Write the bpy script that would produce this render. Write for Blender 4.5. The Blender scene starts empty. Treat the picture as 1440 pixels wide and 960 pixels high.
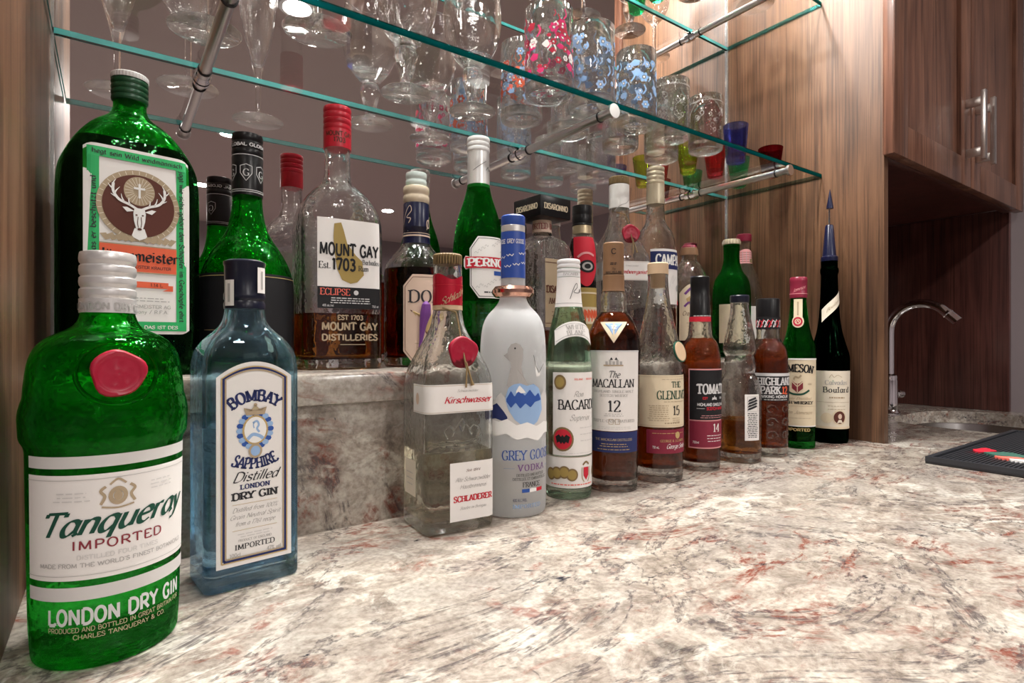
import bpy, bmesh, math, random
from mathutils import Vector, Matrix
random.seed(7)
sc = bpy.context.scene
COL = sc.collection
R_ = math.radians
# ------------------------------------------------------------------ camera, light, exposure
F_PX = 790.7
cam_d = bpy.data.cameras.new('camera'); cam = bpy.data.objects.new('camera', cam_d); COL.objects.link(cam)
cam_d.sensor_width = 36.0; cam_d.lens = 36.0 * F_PX / 1440.0; cam_d.clip_start = .02
cam.location = (0, 0, .195); cam.rotation_euler = (R_(90), 0, -.6184)
sc.camera = cam
sc.view_settings.view_transform = 'Standard'; sc.view_settings.look = 'None'
sc.view_settings.gamma = 1; sc.view_settings.use_curve_mapping = False
sc.view_settings.exposure = 0.25
w = bpy.data.worlds.new('world'); sc.world = w; w.use_nodes = True
w.node_tree.nodes['Background'].inputs[0].default_value = (.5, .47, .46, 1)
w.node_tree.nodes['Background'].inputs[1].default_value = .05
cy = sc.cycles
cy.use_denoising = True
cy.max_bounces = 22; cy.transmission_bounces = 20; cy.glossy_bounces = 8; cy.diffuse_bounces = 4
cy.transparent_max_bounces = 24; cy.sample_clamp_indirect = 12; cy.blur_glossy = 0
# room geometry (metres, counter top at z=0, camera looks over it)
XL, XR, YM, YP = -.055, 1.199, .798, .462      # niche sides, mirror plane, front edge of side panels
YL, ZL, ZLB, YS = .584, .162, .130, .574       # riser, ledge top, slab underside, slab nose
Z1, Z2, SD, ST = .533, .889, .221, .0085       # glass shelves: underside heights, depth, thickness
CEIL, FLOOR, X2 = 1.5, -.92, 2.04
CANS = [(.59, -.68), (-.75, -.68), (1.75, -.62), (2.235, -3.68), (.6, -2.3), (-1.0, -3.7), (.6, -3.7)]
CAN_W = {0: 5.0, 1: 3.5, 2: 8.5}
PUCKS = [(.08, .51), (.37, .51), (.66, .51), (.95, .51), (.22, .68), (.51, .68), (.80, .68), (1.08, .68)]
PUCK_W = 3.9

# ------------------------------------------------------------------ materials
M = {}
def pmat(name, color, rough=.5, metal=0, spec=.5, coat=0, bump=None):
    m = bpy.data.materials.new(name); m.use_nodes = True
    b = m.node_tree.nodes['Principled BSDF']
    b.inputs['Base Color'].default_value = (*color, 1); b.inputs['Roughness'].default_value = rough
    b.inputs['Metallic'].default_value = metal; b.inputs['Specular IOR Level'].default_value = spec
    b.inputs['Coat Weight'].default_value = coat; b.inputs['Coat Roughness'].default_value = .08
    nt = m.node_tree
    n = nt.nodes.new('ShaderNodeTexNoise'); n.inputs['Scale'].default_value = 140 if not bump else bump[0]
    tc = nt.nodes.new('ShaderNodeTexCoord'); nt.links.new(tc.outputs['Object'], n.inputs['Vector'])
    bp = nt.nodes.new('ShaderNodeBump'); bp.inputs['Strength'].default_value = .02 if not bump else bump[1]
    bp.inputs['Distance'].default_value = .001
    nt.links.new(n.outputs['Fac'], bp.inputs['Height']); nt.links.new(bp.outputs['Normal'], b.inputs['Normal'])
    M[name] = m
    return m
def glassmat(name, color, rough=0, ior=1.5, clear=.18, wavy=.12):
    """refracting glass with a share that lets light straight through"""
    m = bpy.data.materials.new(name); m.use_nodes = True; nt = m.node_tree; nt.nodes.clear()
    o = nt.nodes.new('ShaderNodeOutputMaterial'); g = nt.nodes.new('ShaderNodeBsdfGlass')
    g.inputs['Color'].default_value = (*color, 1); g.inputs['Roughness'].default_value = rough; g.inputs['IOR'].default_value = ior
    t = nt.nodes.new('ShaderNodeBsdfTransparent'); t.inputs['Color'].default_value = (*color, 1)
    mx = nt.nodes.new('ShaderNodeMixShader'); mx.inputs[0].default_value = clear
    if wavy:
        tc = nt.nodes.new('ShaderNodeTexCoord'); n = noise(nt, tc.outputs['Object'], 75, 2); bp = nt.nodes.new('ShaderNodeBump')
        bp.inputs['Strength'].default_value = wavy; bp.inputs['Distance'].default_value = .002
        nt.links.new(n, bp.inputs['Height']); nt.links.new(bp.outputs['Normal'], g.inputs['Normal'])
    nt.links.new(g.outputs[0], mx.inputs[1]); nt.links.new(t.outputs[0], mx.inputs[2]); nt.links.new(mx.outputs[0], o.inputs[0])
    M[name] = m
    return m
def sheetglass(name, tint):
    """flat shelf glass: straight-through light plus Fresnel reflection"""
    m = bpy.data.materials.new(name); m.use_nodes = True; nt = m.node_tree; nt.nodes.clear()
    o = nt.nodes.new('ShaderNodeOutputMaterial'); g = nt.nodes.new('ShaderNodeBsdfGlossy')
    g.inputs['Roughness'].default_value = 0; g.inputs['Color'].default_value = (1, 1, 1, 1)
    t = nt.nodes.new('ShaderNodeBsdfTransparent'); t.inputs['Color'].default_value = (*tint, 1)
    fr = nt.nodes.new('ShaderNodeFresnel'); fr.inputs['IOR'].default_value = 1.55
    geo = nt.nodes.new('ShaderNodeNewGeometry'); sub = nt.nodes.new('ShaderNodeMath'); sub.operation = 'SUBTRACT'; sub.inputs[0].default_value = 1
    mul = nt.nodes.new('ShaderNodeMath'); mul.operation = 'MULTIPLY'
    nt.links.new(geo.outputs['Backfacing'], sub.inputs[1]); nt.links.new(fr.outputs[0], mul.inputs[0]); nt.links.new(sub.outputs[0], mul.inputs[1])
    mx = nt.nodes.new('ShaderNodeMixShader'); nt.links.new(mul.outputs[0], mx.inputs[0])
    nt.links.new(t.outputs[0], mx.inputs[1]); nt.links.new(g.outputs[0], mx.inputs[2]); nt.links.new(mx.outputs[0], o.inputs[0])
    M[name] = m
def emis(name, color, s):
    m = bpy.data.materials.new(name); m.use_nodes = True; nt = m.node_tree; nt.nodes.clear()
    o = nt.nodes.new('ShaderNodeOutputMaterial'); e = nt.nodes.new('ShaderNodeEmission')
    e.inputs[0].default_value = (*color, 1); e.inputs[1].default_value = s; nt.links.new(e.outputs[0], o.inputs[0]); M[name] = m
def ramp(nt, stops, src):
    r = nt.nodes.new('ShaderNodeValToRGB'); e = r.color_ramp.elements
    while len(e) < len(stops): e.new(.5)
    for el, (p, c) in zip(e, stops): el.position = p; el.color = (*c, 1) if len(c) == 3 else c
    nt.links.new(src, r.inputs[0]); return r.outputs[0]
def noise(nt, vec, scale, detail=4, dist=0, rough=.55):
    n = nt.nodes.new('ShaderNodeTexNoise'); n.inputs['Scale'].default_value = scale; n.inputs['Detail'].default_value = detail
    n.inputs['Distortion'].default_value = dist; n.inputs['Roughness'].default_value = rough
    nt.links.new(vec, n.inputs['Vector']); return n.outputs['Fac']
def mixc(nt, fac, a, b, mode='MIX'):
    x = nt.nodes.new('ShaderNodeMix'); x.data_type = 'RGBA'; x.blend_type = mode
    for s, v in ((x.inputs[0], fac), (x.inputs[6], a), (x.inputs[7], b)):
        if isinstance(v, (int, float)): s.default_value = v
        elif isinstance(v, tuple): s.default_value = (*v, 1)
        else: nt.links.new(v, s)
    return x.outputs[2]
def absd(nt, src, c, k):
    a = nt.nodes.new('ShaderNodeMath'); a.operation = 'SUBTRACT'; nt.links.new(src, a.inputs[0]); a.inputs[1].default_value = c
    b = nt.nodes.new('ShaderNodeMath'); b.operation = 'ABSOLUTE'; nt.links.new(a.outputs[0], b.inputs[0])
    d = nt.nodes.new('ShaderNodeMath'); d.operation = 'MULTIPLY'; d.use_clamp = True; nt.links.new(b.outputs[0], d.inputs[0]); d.inputs[1].default_value = k
    return d.outputs[0]
def wood(name, dark, mid, light, rough=.3, coat=.35):
    m = pmat(name, mid, rough, coat=coat); nt = m.node_tree; b = nt.nodes['Principled BSDF']
    tc = nt.nodes.new('ShaderNodeTexCoord'); mp = nt.nodes.new('ShaderNodeMapping'); nt.links.new(tc.outputs['Object'], mp.inputs[0])
    mp.inputs['Scale'].default_value = (22, 22, 1.6)
    n1 = noise(nt, mp.outputs[0], 1.1, 5, 1.2)
    mp2 = nt.nodes.new('ShaderNodeMapping'); nt.links.new(tc.outputs['Object'], mp2.inputs[0]); mp2.inputs['Scale'].default_value = (260, 260, 5)
    n2 = noise(nt, mp2.outputs[0], 1.0, 3)
    mp3 = nt.nodes.new('ShaderNodeMapping'); nt.links.new(tc.outputs['Object'], mp3.inputs[0]); mp3.inputs['Scale'].default_value = (3, 3, 2)
    n3 = noise(nt, mp3.outputs[0], 1.4, 3)
    c1 = ramp(nt, [(.28, dark), (.5, mid), (.72, light)], n1)
    c2 = ramp(nt, [(.34, (.40, .36, .34)), (.54, (1, 1, 1))], n2)
    c3 = ramp(nt, [(.34, (.62, .60, .59)), (.65, (1.0, 1.0, 1.0))], n3)
    c = mixc(nt, .9, c1, c2, 'MULTIPLY'); c = mixc(nt, 1, c, c3, 'MULTIPLY')
    nt.links.new(c, b.inputs['Base Color'])
    return m
def granite(name):
    m = pmat(name, (.5, .46, .42), .13); nt = m.node_tree; b = nt.nodes['Principled BSDF']
    for l in list(b.inputs['Normal'].links): nt.links.remove(l)
    tc = nt.nodes.new('ShaderNodeTexCoord'); mp = nt.nodes.new('ShaderNodeMapping'); nt.links.new(tc.outputs['Object'], mp.inputs[0])
    mp.inputs['Rotation'].default_value = (.2, .1, .35); mp.inputs['Scale'].default_value = (.85, 1.2, 1.1)
    v = mp.outputs[0]
    base = ramp(nt, [(.30, (.105, .088, .075)), (.43, (.27, .23, .195)), (.55, (.43, .385, .33)), (.72, (.60, .56, .485))], noise(nt, v, 26, 8, .8, .72))
    patch = ramp(nt, [(.50, (0, 0, 0)), (.58, (1, 1, 1))], noise(nt, v, 19, 6, 1.3, .66))
    pz = ramp(nt, [(.40, (0, 0, 0)), (.56, (1, 1, 1))], noise(nt, v, 3.4, 3, .8))
    c = mixc(nt, mixc(nt, 1, patch, pz, 'MULTIPLY'), base, mixc(nt, noise(nt, v, 55, 4), (.50, .47, .41), (.72, .70, .63)))
    # grey bands
    gb = ramp(nt, [(.47, (0, 0, 0)), (.62, (.8, .8, .8))], noise(nt, v, 4.2, 4, 1.2))
    c = mixc(nt, gb, c, mixc(nt, noise(nt, v, 75, 5, .5, .7), (.17, .145, .13), (.47, .43, .385)))
    # rusty veins and blotches
    rv = absd(nt, noise(nt, v, 5.2, 7, 1.6, .62), .5, 24)
    rvm = ramp(nt, [(0, (1, 1, 1)), (.85, (0, 0, 0))], rv)
    rz = ramp(nt, [(.47, (0, 0, 0)), (.58, (1, 1, 1))], noise(nt, v, 6.5, 5, .8))
    grain = ramp(nt, [(.38, (0, 0, 0)), (.55, (1, 1, 1))], noise(nt, v, 95, 4, .6))
    rust = mixc(nt, 1, mixc(nt, 1, rvm, rz, 'MULTIPLY'), grain, 'MULTIPLY')
    c = mixc(nt, rust, c, (.20, .055, .035))
    bl = mixc(nt, 1, ramp(nt, [(.58, (0, 0, 0)), (.68, (.8, .8, .8))], noise(nt, v, 17, 6, 1.5, .7)), grain, 'MULTIPLY')
    c = mixc(nt, bl, c, (.25, .095, .07))
    # dark hairline veins
    dv = ramp(nt, [(0, (.85, .85, .85)), (.9, (0, 0, 0))], absd(nt, noise(nt, v, 3.1, 8, 2.2, .66), .47, 45))
    c = mixc(nt, mixc(nt, 1, dv, grain, 'MULTIPLY'), c, (.07, .06, .065))
    # black-blue flecks
    dk = mixc(nt, 1, ramp(nt, [(.665, (0, 0, 0)), (.70, (1, 1, 1))], noise(nt, v, 15, 4, 1.0, .75)), ramp(nt, [(.45, (0, 0, 0)), (.55, (1, 1, 1))], noise(nt, v, 70, 3)), 'MULTIPLY')
    c = mixc(nt, dk, c, (.018, .022, .035))
    fine = ramp(nt, [(.3, (.62, .60, .58)), (.6, (1.08, 1.08, 1.08))], noise(nt, tc.outputs['Object'], 210, 3))
    c = mixc(nt, .75, c, fine, 'MULTIPLY')
    nt.links.new(c, b.inputs['Base Color'])
    rr = nt.nodes.new('ShaderNodeMapRange'); nt.links.new(noise(nt, tc.outputs['Object'], 160, 3), rr.inputs[0])
    rr.inputs[3].default_value = .06; rr.inputs[4].default_value = .26; nt.links.new(rr.outputs[0], b.inputs['Roughness'])
granite('granite')
wood('wood', (.088, .040, .019), (.175, .086, .042), (.245, .130, .068), .46, .0)
wood('wood_red', (.062, .020, .017), (.118, .039, .031), (.17, .062, .047), .35, .25)
wood('wood_cab', (.13, .055, .036), (.24, .112, .07), (.33, .16, .10), .33, .2)
pmat('ceiling_paint', (.62, .51, .49), .7); pmat('wall_paint', (.36, .315, .33), .8); pmat('floor_tile', (.20, .165, .15), .5)
pmat('mirror', (.86, .83, .83), 0.0, 1); M['mirror'].node_tree.nodes['Principled BSDF'].inputs['Specular IOR Level'].default_value = .5
for l in list(M['mirror'].node_tree.nodes['Principled BSDF'].inputs['Normal'].links): M['mirror'].node_tree.links.remove(l)
pmat('chrome', (.82, .82, .84), .06, 1); pmat('steel', (.62, .61, .60), .24, 1); pmat('nickel', (.72, .71, .69), .28, 1)
pmat('rubber', (.012, .012, .014), .55); pmat('mat_rubber', (.03, .033, .039), .3, 0, .5)
pmat('mirror_edge', (.7, .72, .72), .15, .8)
sheetglass('shelf_face', (.975, .99, .985)); glassmat('shelf_edge', (.06, .40, .40), .05, 1.5, .25)
pmat('shelf_edge_core', (.06, .36, .35), .12)
glassmat('clear', (.985, .995, .99), 0, 1.5, .08, .4); glassmat('crystal', (.99, .995, .995), 0, 1.58, .15, .15)
glassmat('green', (.20, .83, .27), 0, 1.5, .10, .8); glassmat('green_deep', (.14, .66, .20), 0, 1.5, .10, .9); glassmat('green_pale', (.87, .98, .91), 0, 1.5, .15)
glassmat('green_dark', (.012, .055, .025), .12, 1.5, 0); glassmat('bombay_blue', (.78, .91, .97), 0, 1.5, .12)
glassmat('frost', (.95, .96, .965), .5, 1.35, 0, 0)
nt = M['frost'].node_tree; o_ = nt.nodes['Material Output']; a_ = nt.nodes.new('ShaderNodeMixShader'); a_.inputs[0].default_value = .42
t_ = nt.nodes.new('ShaderNodeBsdfTranslucent'); t_.inputs[0].default_value = (.93, .94, .95, 1); d_ = nt.nodes.new('ShaderNodeBsdfDiffuse'); d_.inputs[0].default_value = (.85, .86, .87, 1)
e_ = nt.nodes.new('ShaderNodeMixShader'); e_.inputs[0].default_value = .55; nt.links.new(t_.outputs[0], e_.inputs[1]); nt.links.new(d_.outputs[0], e_.inputs[2])
nt.links.new(o_.inputs[0].links[0].from_socket, a_.inputs[1]); nt.links.new(e_.outputs[0], a_.inputs[2]); nt.links.new(a_.outputs[0], o_.inputs[0])
def liquid(name, c):
    glassmat(name, c, 0, 1.34, 0, 0); glassmat(name + '_side', c, 0, 1.34 / 1.5, 0, 0)   # top meets air, sides meet the bottle glass
for k, c in dict(water=(.985, .99, .985), gin_blue=(.76, .89, .99), gin_green=(.80, .96, .82), amber=(.52, .20, .045), amber_pale=(.80, .50, .20), amber_red=(.48, .12, .035),
                 rum=(.72, .45, .17), red_liquor=(.62, .012, .02), dark_liquor=(.02, .006, .004), pale_gold=(.97, .965, .91)).items(): liquid(k, c)
for k, c in dict(lime=(.78, .92, .22), red=(.95, .28, .36), blue=(.48, .52, .84), emerald=(.18, .85, .58), ruby=(.55, .10, .14)).items(): glassmat('shot_' + k, c, 0, 1.5, .25)
COLS = dict(paper=(.80, .78, .76), cream=(.72, .62, .45), ivory=(.76, .70, .58), white=(.85, .85, .84), black=(.012, .012, .014), ink=(.03, .03, .035),
            red=(.55, .02, .04), wax=(.42, .012, .04), navy=(.02, .03, .12), blue=(.03, .09, .36), gold=(.50, .36, .16), grey=(.42, .41, .40), silver=(.62, .62, .63),
            green=(.03, .42, .13), dgreen=(.01, .07, .045), orange=(.75, .13, .06), brown=(.10, .028, .018), tan=(.42, .33, .22), burgundy=(.22, .02, .045),
            maroon=(.25, .035, .05), pink=(.72, .33, .34), sky=(.30, .46, .72), purple=(.16, .05, .24), lgrey=(.62, .61, .60), bronze=(.22, .15, .07), cork=(.55, .40, .26),
            foil_brown=(.21, .115, .06), peach=(.66, .50, .40), mag=(.62, .02, .14), tblue=(.27, .47, .78), mint=(.60, .68, .66), salmon=(.80, .16, .12), fgreen=(.045, .13, .10), ochre=(.36, .26, .08))
for k, c in COLS.items(): pmat('p_' + k, c, .55, 0, .25)
pmat('foil_red', (.50, .012, .035), .25, .35); pmat('foil_blue', (.004, .006, .03), .28, 0, .4); pmat('foil_gold', (.55, .45, .28), .3, .5); pmat('foil_silver', (.72, .71, .70), .32, .5)
pmat('plastic_black', (.008, .008, .009), .3, 0, .3); pmat('plastic_white', (.80, .80, .80), .3); pmat('plastic_blue', (.03, .08, .36), .3); pmat('plastic_green', (.01, .075, .03), .3)
pmat('copper', (.62, .36, .28), .18, 1); pmat('wax_seal', (.38, .008, .035), .32, 0, .45); pmat('cap_red', (.50, .012, .03), .3); pmat('cap_maroon', (.22, .015, .04), .3)
pmat('cap_gold', (.58, .50, .36), .35, .3); pmat('cap_mint', (.52, .60, .57), .35); pmat('cap_tan', (.55, .46, .34), .35); pmat('cap_navy', (.007, .009, .022), .3, 0, .35)
emis('lamp_glow', (1, .95, .9), 40)
emis('puck_glow', (1, .95, .9), 25)

# ------------------------------------------------------------------ mesh helpers
class MB:
    def __init__(s): s.v = []; s.f = []; s.m = []; s.slots = []
    def slot(s, mat):
        if mat not in s.slots: s.slots.append(mat)
        return s.slots.index(mat)
    def add(s, vs, fs, mat):
        o = len(s.v); k = s.slot(mat); s.v += [tuple(v) for v in vs]
        for f in fs: s.f.append(tuple(i + o for i in f)); s.m.append(k)
    def box(s, x0, x1, y0, y1, z0, z1, mat):
        vs = [(x, y, z) for z in (z0, z1) for y in (y0, y1) for x in (x0, x1)]
        s.add(vs, [(0, 2, 3, 1), (4, 5, 7, 6), (0, 1, 5, 4), (2, 6, 7, 3), (0, 4, 6, 2), (1, 3, 7, 5)], mat)
    def lathe(s, prof, mat, n=32, c=(0, 0, 0), closed=False, flute=0):
        vs = []; fs = []; N = len(prof)
        for r, z in prof:
            for i in range(n):
                a = 2 * math.pi * i / n; q = r * (1 - flute * (i % 2))
                vs.append((c[0] + q * math.cos(a), c[1] + q * math.sin(a), c[2] + z))
        for j in range(N if closed else N - 1):
            for i in range(n): fs.append((j * n + i, j * n + (i + 1) % n, ((j + 1) % N) * n + (i + 1) % n, ((j + 1) % N) * n + i))
        if not closed: fs.append(tuple(range(n - 1, -1, -1))); fs.append(tuple((N - 1) * n + i for i in range(n)))
        s.add(vs, fs, mat)
    def tube(s, pts, r, mat, n=10, cap=True):
        vs = []; fs = []; P = [Vector(p) for p in pts]; up = Vector((.13, .31, 1))
        rs = r if isinstance(r, (list, tuple)) else [r] * len(P)
        prev = None
        for i, p in enumerate(P):
            t = (P[min(i + 1, len(P) - 1)] - P[max(i - 1, 0)]).normalized()
            a = (up - t * up.dot(t)).normalized() if prev is None else (prev - t * prev.dot(t)).normalized()
            prev = a; b = t.cross(a)
            for k in range(n):
                g = 2 * math.pi * k / n; vs.append(tuple(p + (a * math.cos(g) + b * math.sin(g)) * rs[i]))
        for i in range(len(P) - 1):
            for k in range(n): fs.append((i * n + k, i * n + (k + 1) % n, (i + 1) * n + (k + 1) % n, (i + 1) * n + k))
        if cap: fs.append(tuple(range(n - 1, -1, -1))); fs.append(tuple((len(P) - 1) * n + k for k in range(n)))
        s.add(vs, fs, mat)
    def build(s, name, parent=None, smooth=30, bevel=0, recalc=True):
        me = bpy.data.meshes.new(name); me.from_pydata(s.v, [], s.f)
        for m in s.slots: me.materials.append(M[m])
        me.polygons.foreach_set('material_index', s.m)
        bm = bmesh.new(); bm.from_mesh(me)
        bmesh.ops.remove_doubles(bm, verts=bm.verts, dist=2e-6)
        if recalc: bmesh.ops.recalc_face_normals(bm, faces=bm.faces)
        if bevel: bmesh.ops.bevel(bm, geom=[e for e in bm.edges], offset=bevel, segments=2, affect='EDGES', profile=.5)
        bm.to_mesh(me); bm.free()
        if smooth:
            me.polygons.foreach_set('use_smooth', [True] * len(me.polygons)); me.set_sharp_from_angle(angle=R_(smooth))
        o = bpy.data.objects.new(name, me); COL.objects.link(o); o.parent = parent
        return o
def tag(o, label=None, cat=None, group=None, kind=None):
    for k, v in (('label', label), ('category', cat), ('group', group), ('kind', kind)):
        if v: o[k] = v
    return o
def thing(name, label, cat, loc, rot=0, group=None):
    o = bpy.data.objects.new(name, None); COL.objects.link(o); o.location = loc; o.rotation_euler = (0, 0, R_(rot)); o.empty_display_size = .02
    return tag(o, label, cat, group)
def boxobj(name, b, mat, parent=None, bevel=.0015, **k):
    m = MB(); m.box(*b, mat); return tag(m.build(name, parent, 30, bevel), **k)
def copy_tree(o, parent=None):
    c = o.copy(); COL.objects.link(c); c.parent = parent
    for ch in o.children: copy_tree(ch, c)
    return c

# ------------------------------------------------------------------ stroke lettering (drawn with a broad nib)
GL = dict(A="7;0,0 3.5,10 7,0|1.3,3.5 5.7,3.5", B="6.8;1,0 1,10|~1,10 3.5,10 5.3,9 5.3,6.3 3.5,5.4 1,5.4|~1,5.4 4,5.4 6.2,4.2 6.2,1.4 4,0 1,0",
 C="7.4;~7,7.8 5.8,9.6 4,10 1.8,8.8 0.6,5 1.8,1.2 4,0 5.8,.4 7,2.2", D="7.8;1,0 1,10|~1,10 4,10 6.6,8.2 7.2,5 6.6,1.8 4,0 1,0",
 E="6.4;1,0 1,10|1,10 6,10 6,8.3|1,5.2 4.6,5.2|1,0 6.2,0 6.2,1.8", F="6;1,0 1,10|1,10 6,10 6,8.3|1,5.2 4.6,5.2",
 G="8;~7,7.8 5.8,9.6 4,10 1.8,8.8 0.6,5 1.8,1.2 4,0 5.8,.4 7,1.6|7,0.6 7,4.2|5,4.2 7.6,4.2", H="8;1,0 1,10|7,0 7,10|1,5.1 7,5.1", I="3;1.5,0 1.5,10",
 J="5;~4,10 4,6 4,3 3.4,.6 1.8,0 .4,1.2", K="7.5;1,0 1,10|6.8,10 1.2,4.4|2.8,6 7.2,0", L="6.2;1,0 1,10|1,0 6,0 6,1.8", M="9.6;1,0 1.3,10 4.8,1 8.3,10 8.6,0",
 N="8;1,0 1,10 7,0 7,10", O="8;~4,10 1.6,8.6 .6,5 1.6,1.4 4,0 6.4,1.4 7.4,5 6.4,8.6 4,10", P="6.6;1,0 1,10|~1,10 4,10 6,8.8 6,6 4,4.7 1,4.7",
 Q="8;~4,10 1.6,8.6 .6,5 1.6,1.4 4,0 6.4,1.4 7.4,5 6.4,8.6 4,10|4.5,2.2 7.6,-1.5", R="7;1,0 1,10|~1,10 4,10 6,8.8 6,6 4,4.7 1,4.7|3.4,4.7 7,0",
 S="6.2;~5.6,7.8 4.6,9.7 2.8,10 1,8.8 1.2,6.6 3,5.4 5,4.3 5.8,2.4 4.6,.4 2.8,0 1.2,.4 .4,2.4", T="7;3.5,0 3.5,10|.2,8.4 .2,10 6.8,10 6.8,8.4",
 U="8;~1,10 1,7 1,3.4 1.8,.8 4,0 6.2,.8 7,3.4 7,7 7,10", V="7;0,10 3.5,0 7,10", W="10.5;0,10 2.8,0 5.2,9 7.7,0 10.4,10", X="7;.4,10 6.6,0|6.4,10 .4,0",
 Y="7;0,10 3.5,5 7,10|3.5,5 3.5,0", Z="6.6;.6,8.4 .6,10 6,10 .4,0 6.2,0 6.2,1.8",
 a="5.6;~4.8,5 3.6,6.4 1.6,6 .6,3.2 1.4,.4 3,.2 4.6,2.4|4.8,6.4 4.8,1 5.6,0", b="5.6;1,10 1,0|~1,4 2.6,6.4 4.6,5.8 5.2,3.2 4.4,.5 2.6,0 1,1.2",
 c="5;~4.6,5 3.4,6.4 1.6,5.8 .6,3.2 1.6,.5 3.2,0 4.6,1.2", d="5.7;~4.8,5 3.6,6.4 1.6,6 .6,3.2 1.4,.4 3,.2 4.6,2.4|4.8,10 4.8,0",
 e="5;~.8,3.4 3,3.6 4.6,4 4.2,5.8 2.8,6.4 1.2,5.4 .6,3.2 1.4,.6 3,0 4.6,1.2", f="3.6;~4,9.2 3.2,10 2,9 1.7,6 1.7,3 1.7,0|.4,6.2 3.4,6.2",
 g="5.6;~4.8,5 3.6,6.4 1.6,6 .6,3.2 1.4,.4 3,.2 4.6,2.4|~4.8,6.4 4.8,2 4.8,-1 3.8,-2.8 2,-3 .6,-2", h="5.6;1,10 1,0|~1,4 2.4,6.2 4.2,6 4.6,4.4 4.6,2 4.6,0",
 i="2.2;1,6.4 1,0|1,8.2 1,9.2", j="2.6;~1.4,6.4 1.4,2 1.4,-1.6 .6,-3 -.6,-2.8|1.4,8.2 1.4,9.2", k="5.2;1,10 1,0|4.6,6.4 1.2,3|2.2,3.9 5,0", l="2.2;1,10 1,0",
 m="8;1,6.4 1,0|~1,4 2.2,6.2 3.6,6 4,4.4 4,2 4,0|~4,4 5.2,6.2 6.6,6 7,4.4 7,2 7,0", n="5.6;1,6.4 1,0|~1,4 2.4,6.2 4.2,6 4.6,4.4 4.6,2 4.6,0",
 o="5.6;~2.8,6.4 1.2,5.4 .5,3.2 1.2,1 2.8,0 4.4,1 5.1,3.2 4.4,5.4 2.8,6.4", p="5.6;1,6.4 1,-3|~1,4 2.6,6.4 4.6,5.8 5.2,3.2 4.4,.5 2.6,0 1,1.2",
 q="5.6;~4.8,5 3.6,6.4 1.6,6 .6,3.2 1.4,.4 3,.2 4.6,2.4|4.8,6.4 4.8,-3", r="4;1,6.4 1,0|~1,4 2,6 3.8,6.2", s="4.5;~4,5.2 2.6,6.4 1,5.6 1.2,4 2.6,3.2 4,2.4 4,.8 2.4,0 .6,1",
 t="3.5;~1.6,8.8 1.6,5 1.6,1.4 2.2,.2 3.4,.6|.3,6.3 3.2,6.3", u="5.6;~1,6.4 1,4 1,2 1.8,.2 3.2,.2 4.6,2.2|4.6,6.4 4.6,0", v="5;.4,6.4 2.5,0 4.6,6.4", w="7.6;.4,6.4 2.1,0 3.8,6 5.5,0 7.2,6.4",
 x="5;.4,6.4 4.6,0|4.6,6.4 .4,0", y="5.2;.6,6.4 2.7,.4|~4.8,6.4 2.7,.4 1.6,-2.4 0,-3", z="4.8;.5,6.4 4.4,6.4 .4,0 4.6,0")
GL.update({'0': "6.4;~3.2,10 1.2,8.4 .7,5 1.2,1.6 3.2,0 5.2,1.6 5.7,5 5.2,8.4 3.2,10", '1': "4;.6,8.2 2.2,10 2.2,0", '2': "6;~.7,7.6 1.6,9.6 3.4,10 5.2,8.6 4.8,6 2.6,3 .5,0|.5,0 5.6,0 5.6,1.4",
 '3': "6;~.8,9 2.6,10 4.8,9 4.8,6.6 2.6,5.4|~2.6,5.4 5.2,4.2 5.2,1.2 2.8,0 .6,1.2", '4': "6.4;4.4,0 4.4,10 .4,3 6.2,3", '5': "6;5,10 1.4,10 1,5.4|~1,5.4 3,6.2 5.2,5 5.4,2.4 3.8,.2 2,0 .5,1",
 '6': "6;~5,9.4 2.8,9 1,6 .8,2.6 2.4,.1 4.6,.6 5.4,2.8 4.4,5.2 2.4,5.4 .9,3.4", '7': "6;.4,8.6 .4,10 5.6,10 2.2,0", '8': "6;~3,5.4 1,6.8 1.2,9.2 3,10 4.8,9.2 5,6.8 3,5.4 .6,3.4 .8,.9 3,0 5.2,.9 5.4,3.4 3,5.4",
 '9': "6;~5.1,6.6 3.6,4.6 1.6,4.8 .6,7.2 1.4,9.4 3.6,9.9 5.2,7.4 5,4 3.2,1 1,.6", '.': "2;1,0 1,1.2", ',': "2;1.2,1 .6,-1.4", '-': "4;.6,4 3.4,4", '&': "8;~7,5 5.4,1.4 3,0 .8,1.6 1.4,4.4 4,7 4,9.4 2.6,10 1.4,8.6 2.2,6 4.4,2.6 7.4,0",
 '%': "8;7,10 1,0|~2,10 .8,8.6 2,7 3.2,8.6 2,10|~6,3 4.8,1.6 6,0 7.2,1.6 6,3", "'": "2;1,10 1,7.6", '/': "5;0,-1 5,11", ' ': "3.6;"})
UML = {'ä': 'a', 'ü': 'u', 'ö': 'o'}
def crom(P, n=4, closed=False):
    out = []
    for i in range(len(P) - 1):
        p0 = P[i - 1] if i else (P[-2] if closed else P[0]); p1, p2 = P[i], P[i + 1]; p3 = P[i + 2] if i + 2 < len(P) else (P[1] if closed else P[-1])
        for k in range(n):
            t = k / n
            out.append(tuple(.5 * (2 * b + (c - a) * t + (2 * a - 5 * b + 4 * c - d) * t * t + (-a + 3 * b - 3 * c + d) * t ** 3) for a, b, c, d in zip(p0, p1, p2, p3)))
    out.append(P[-1]); return out
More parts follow.
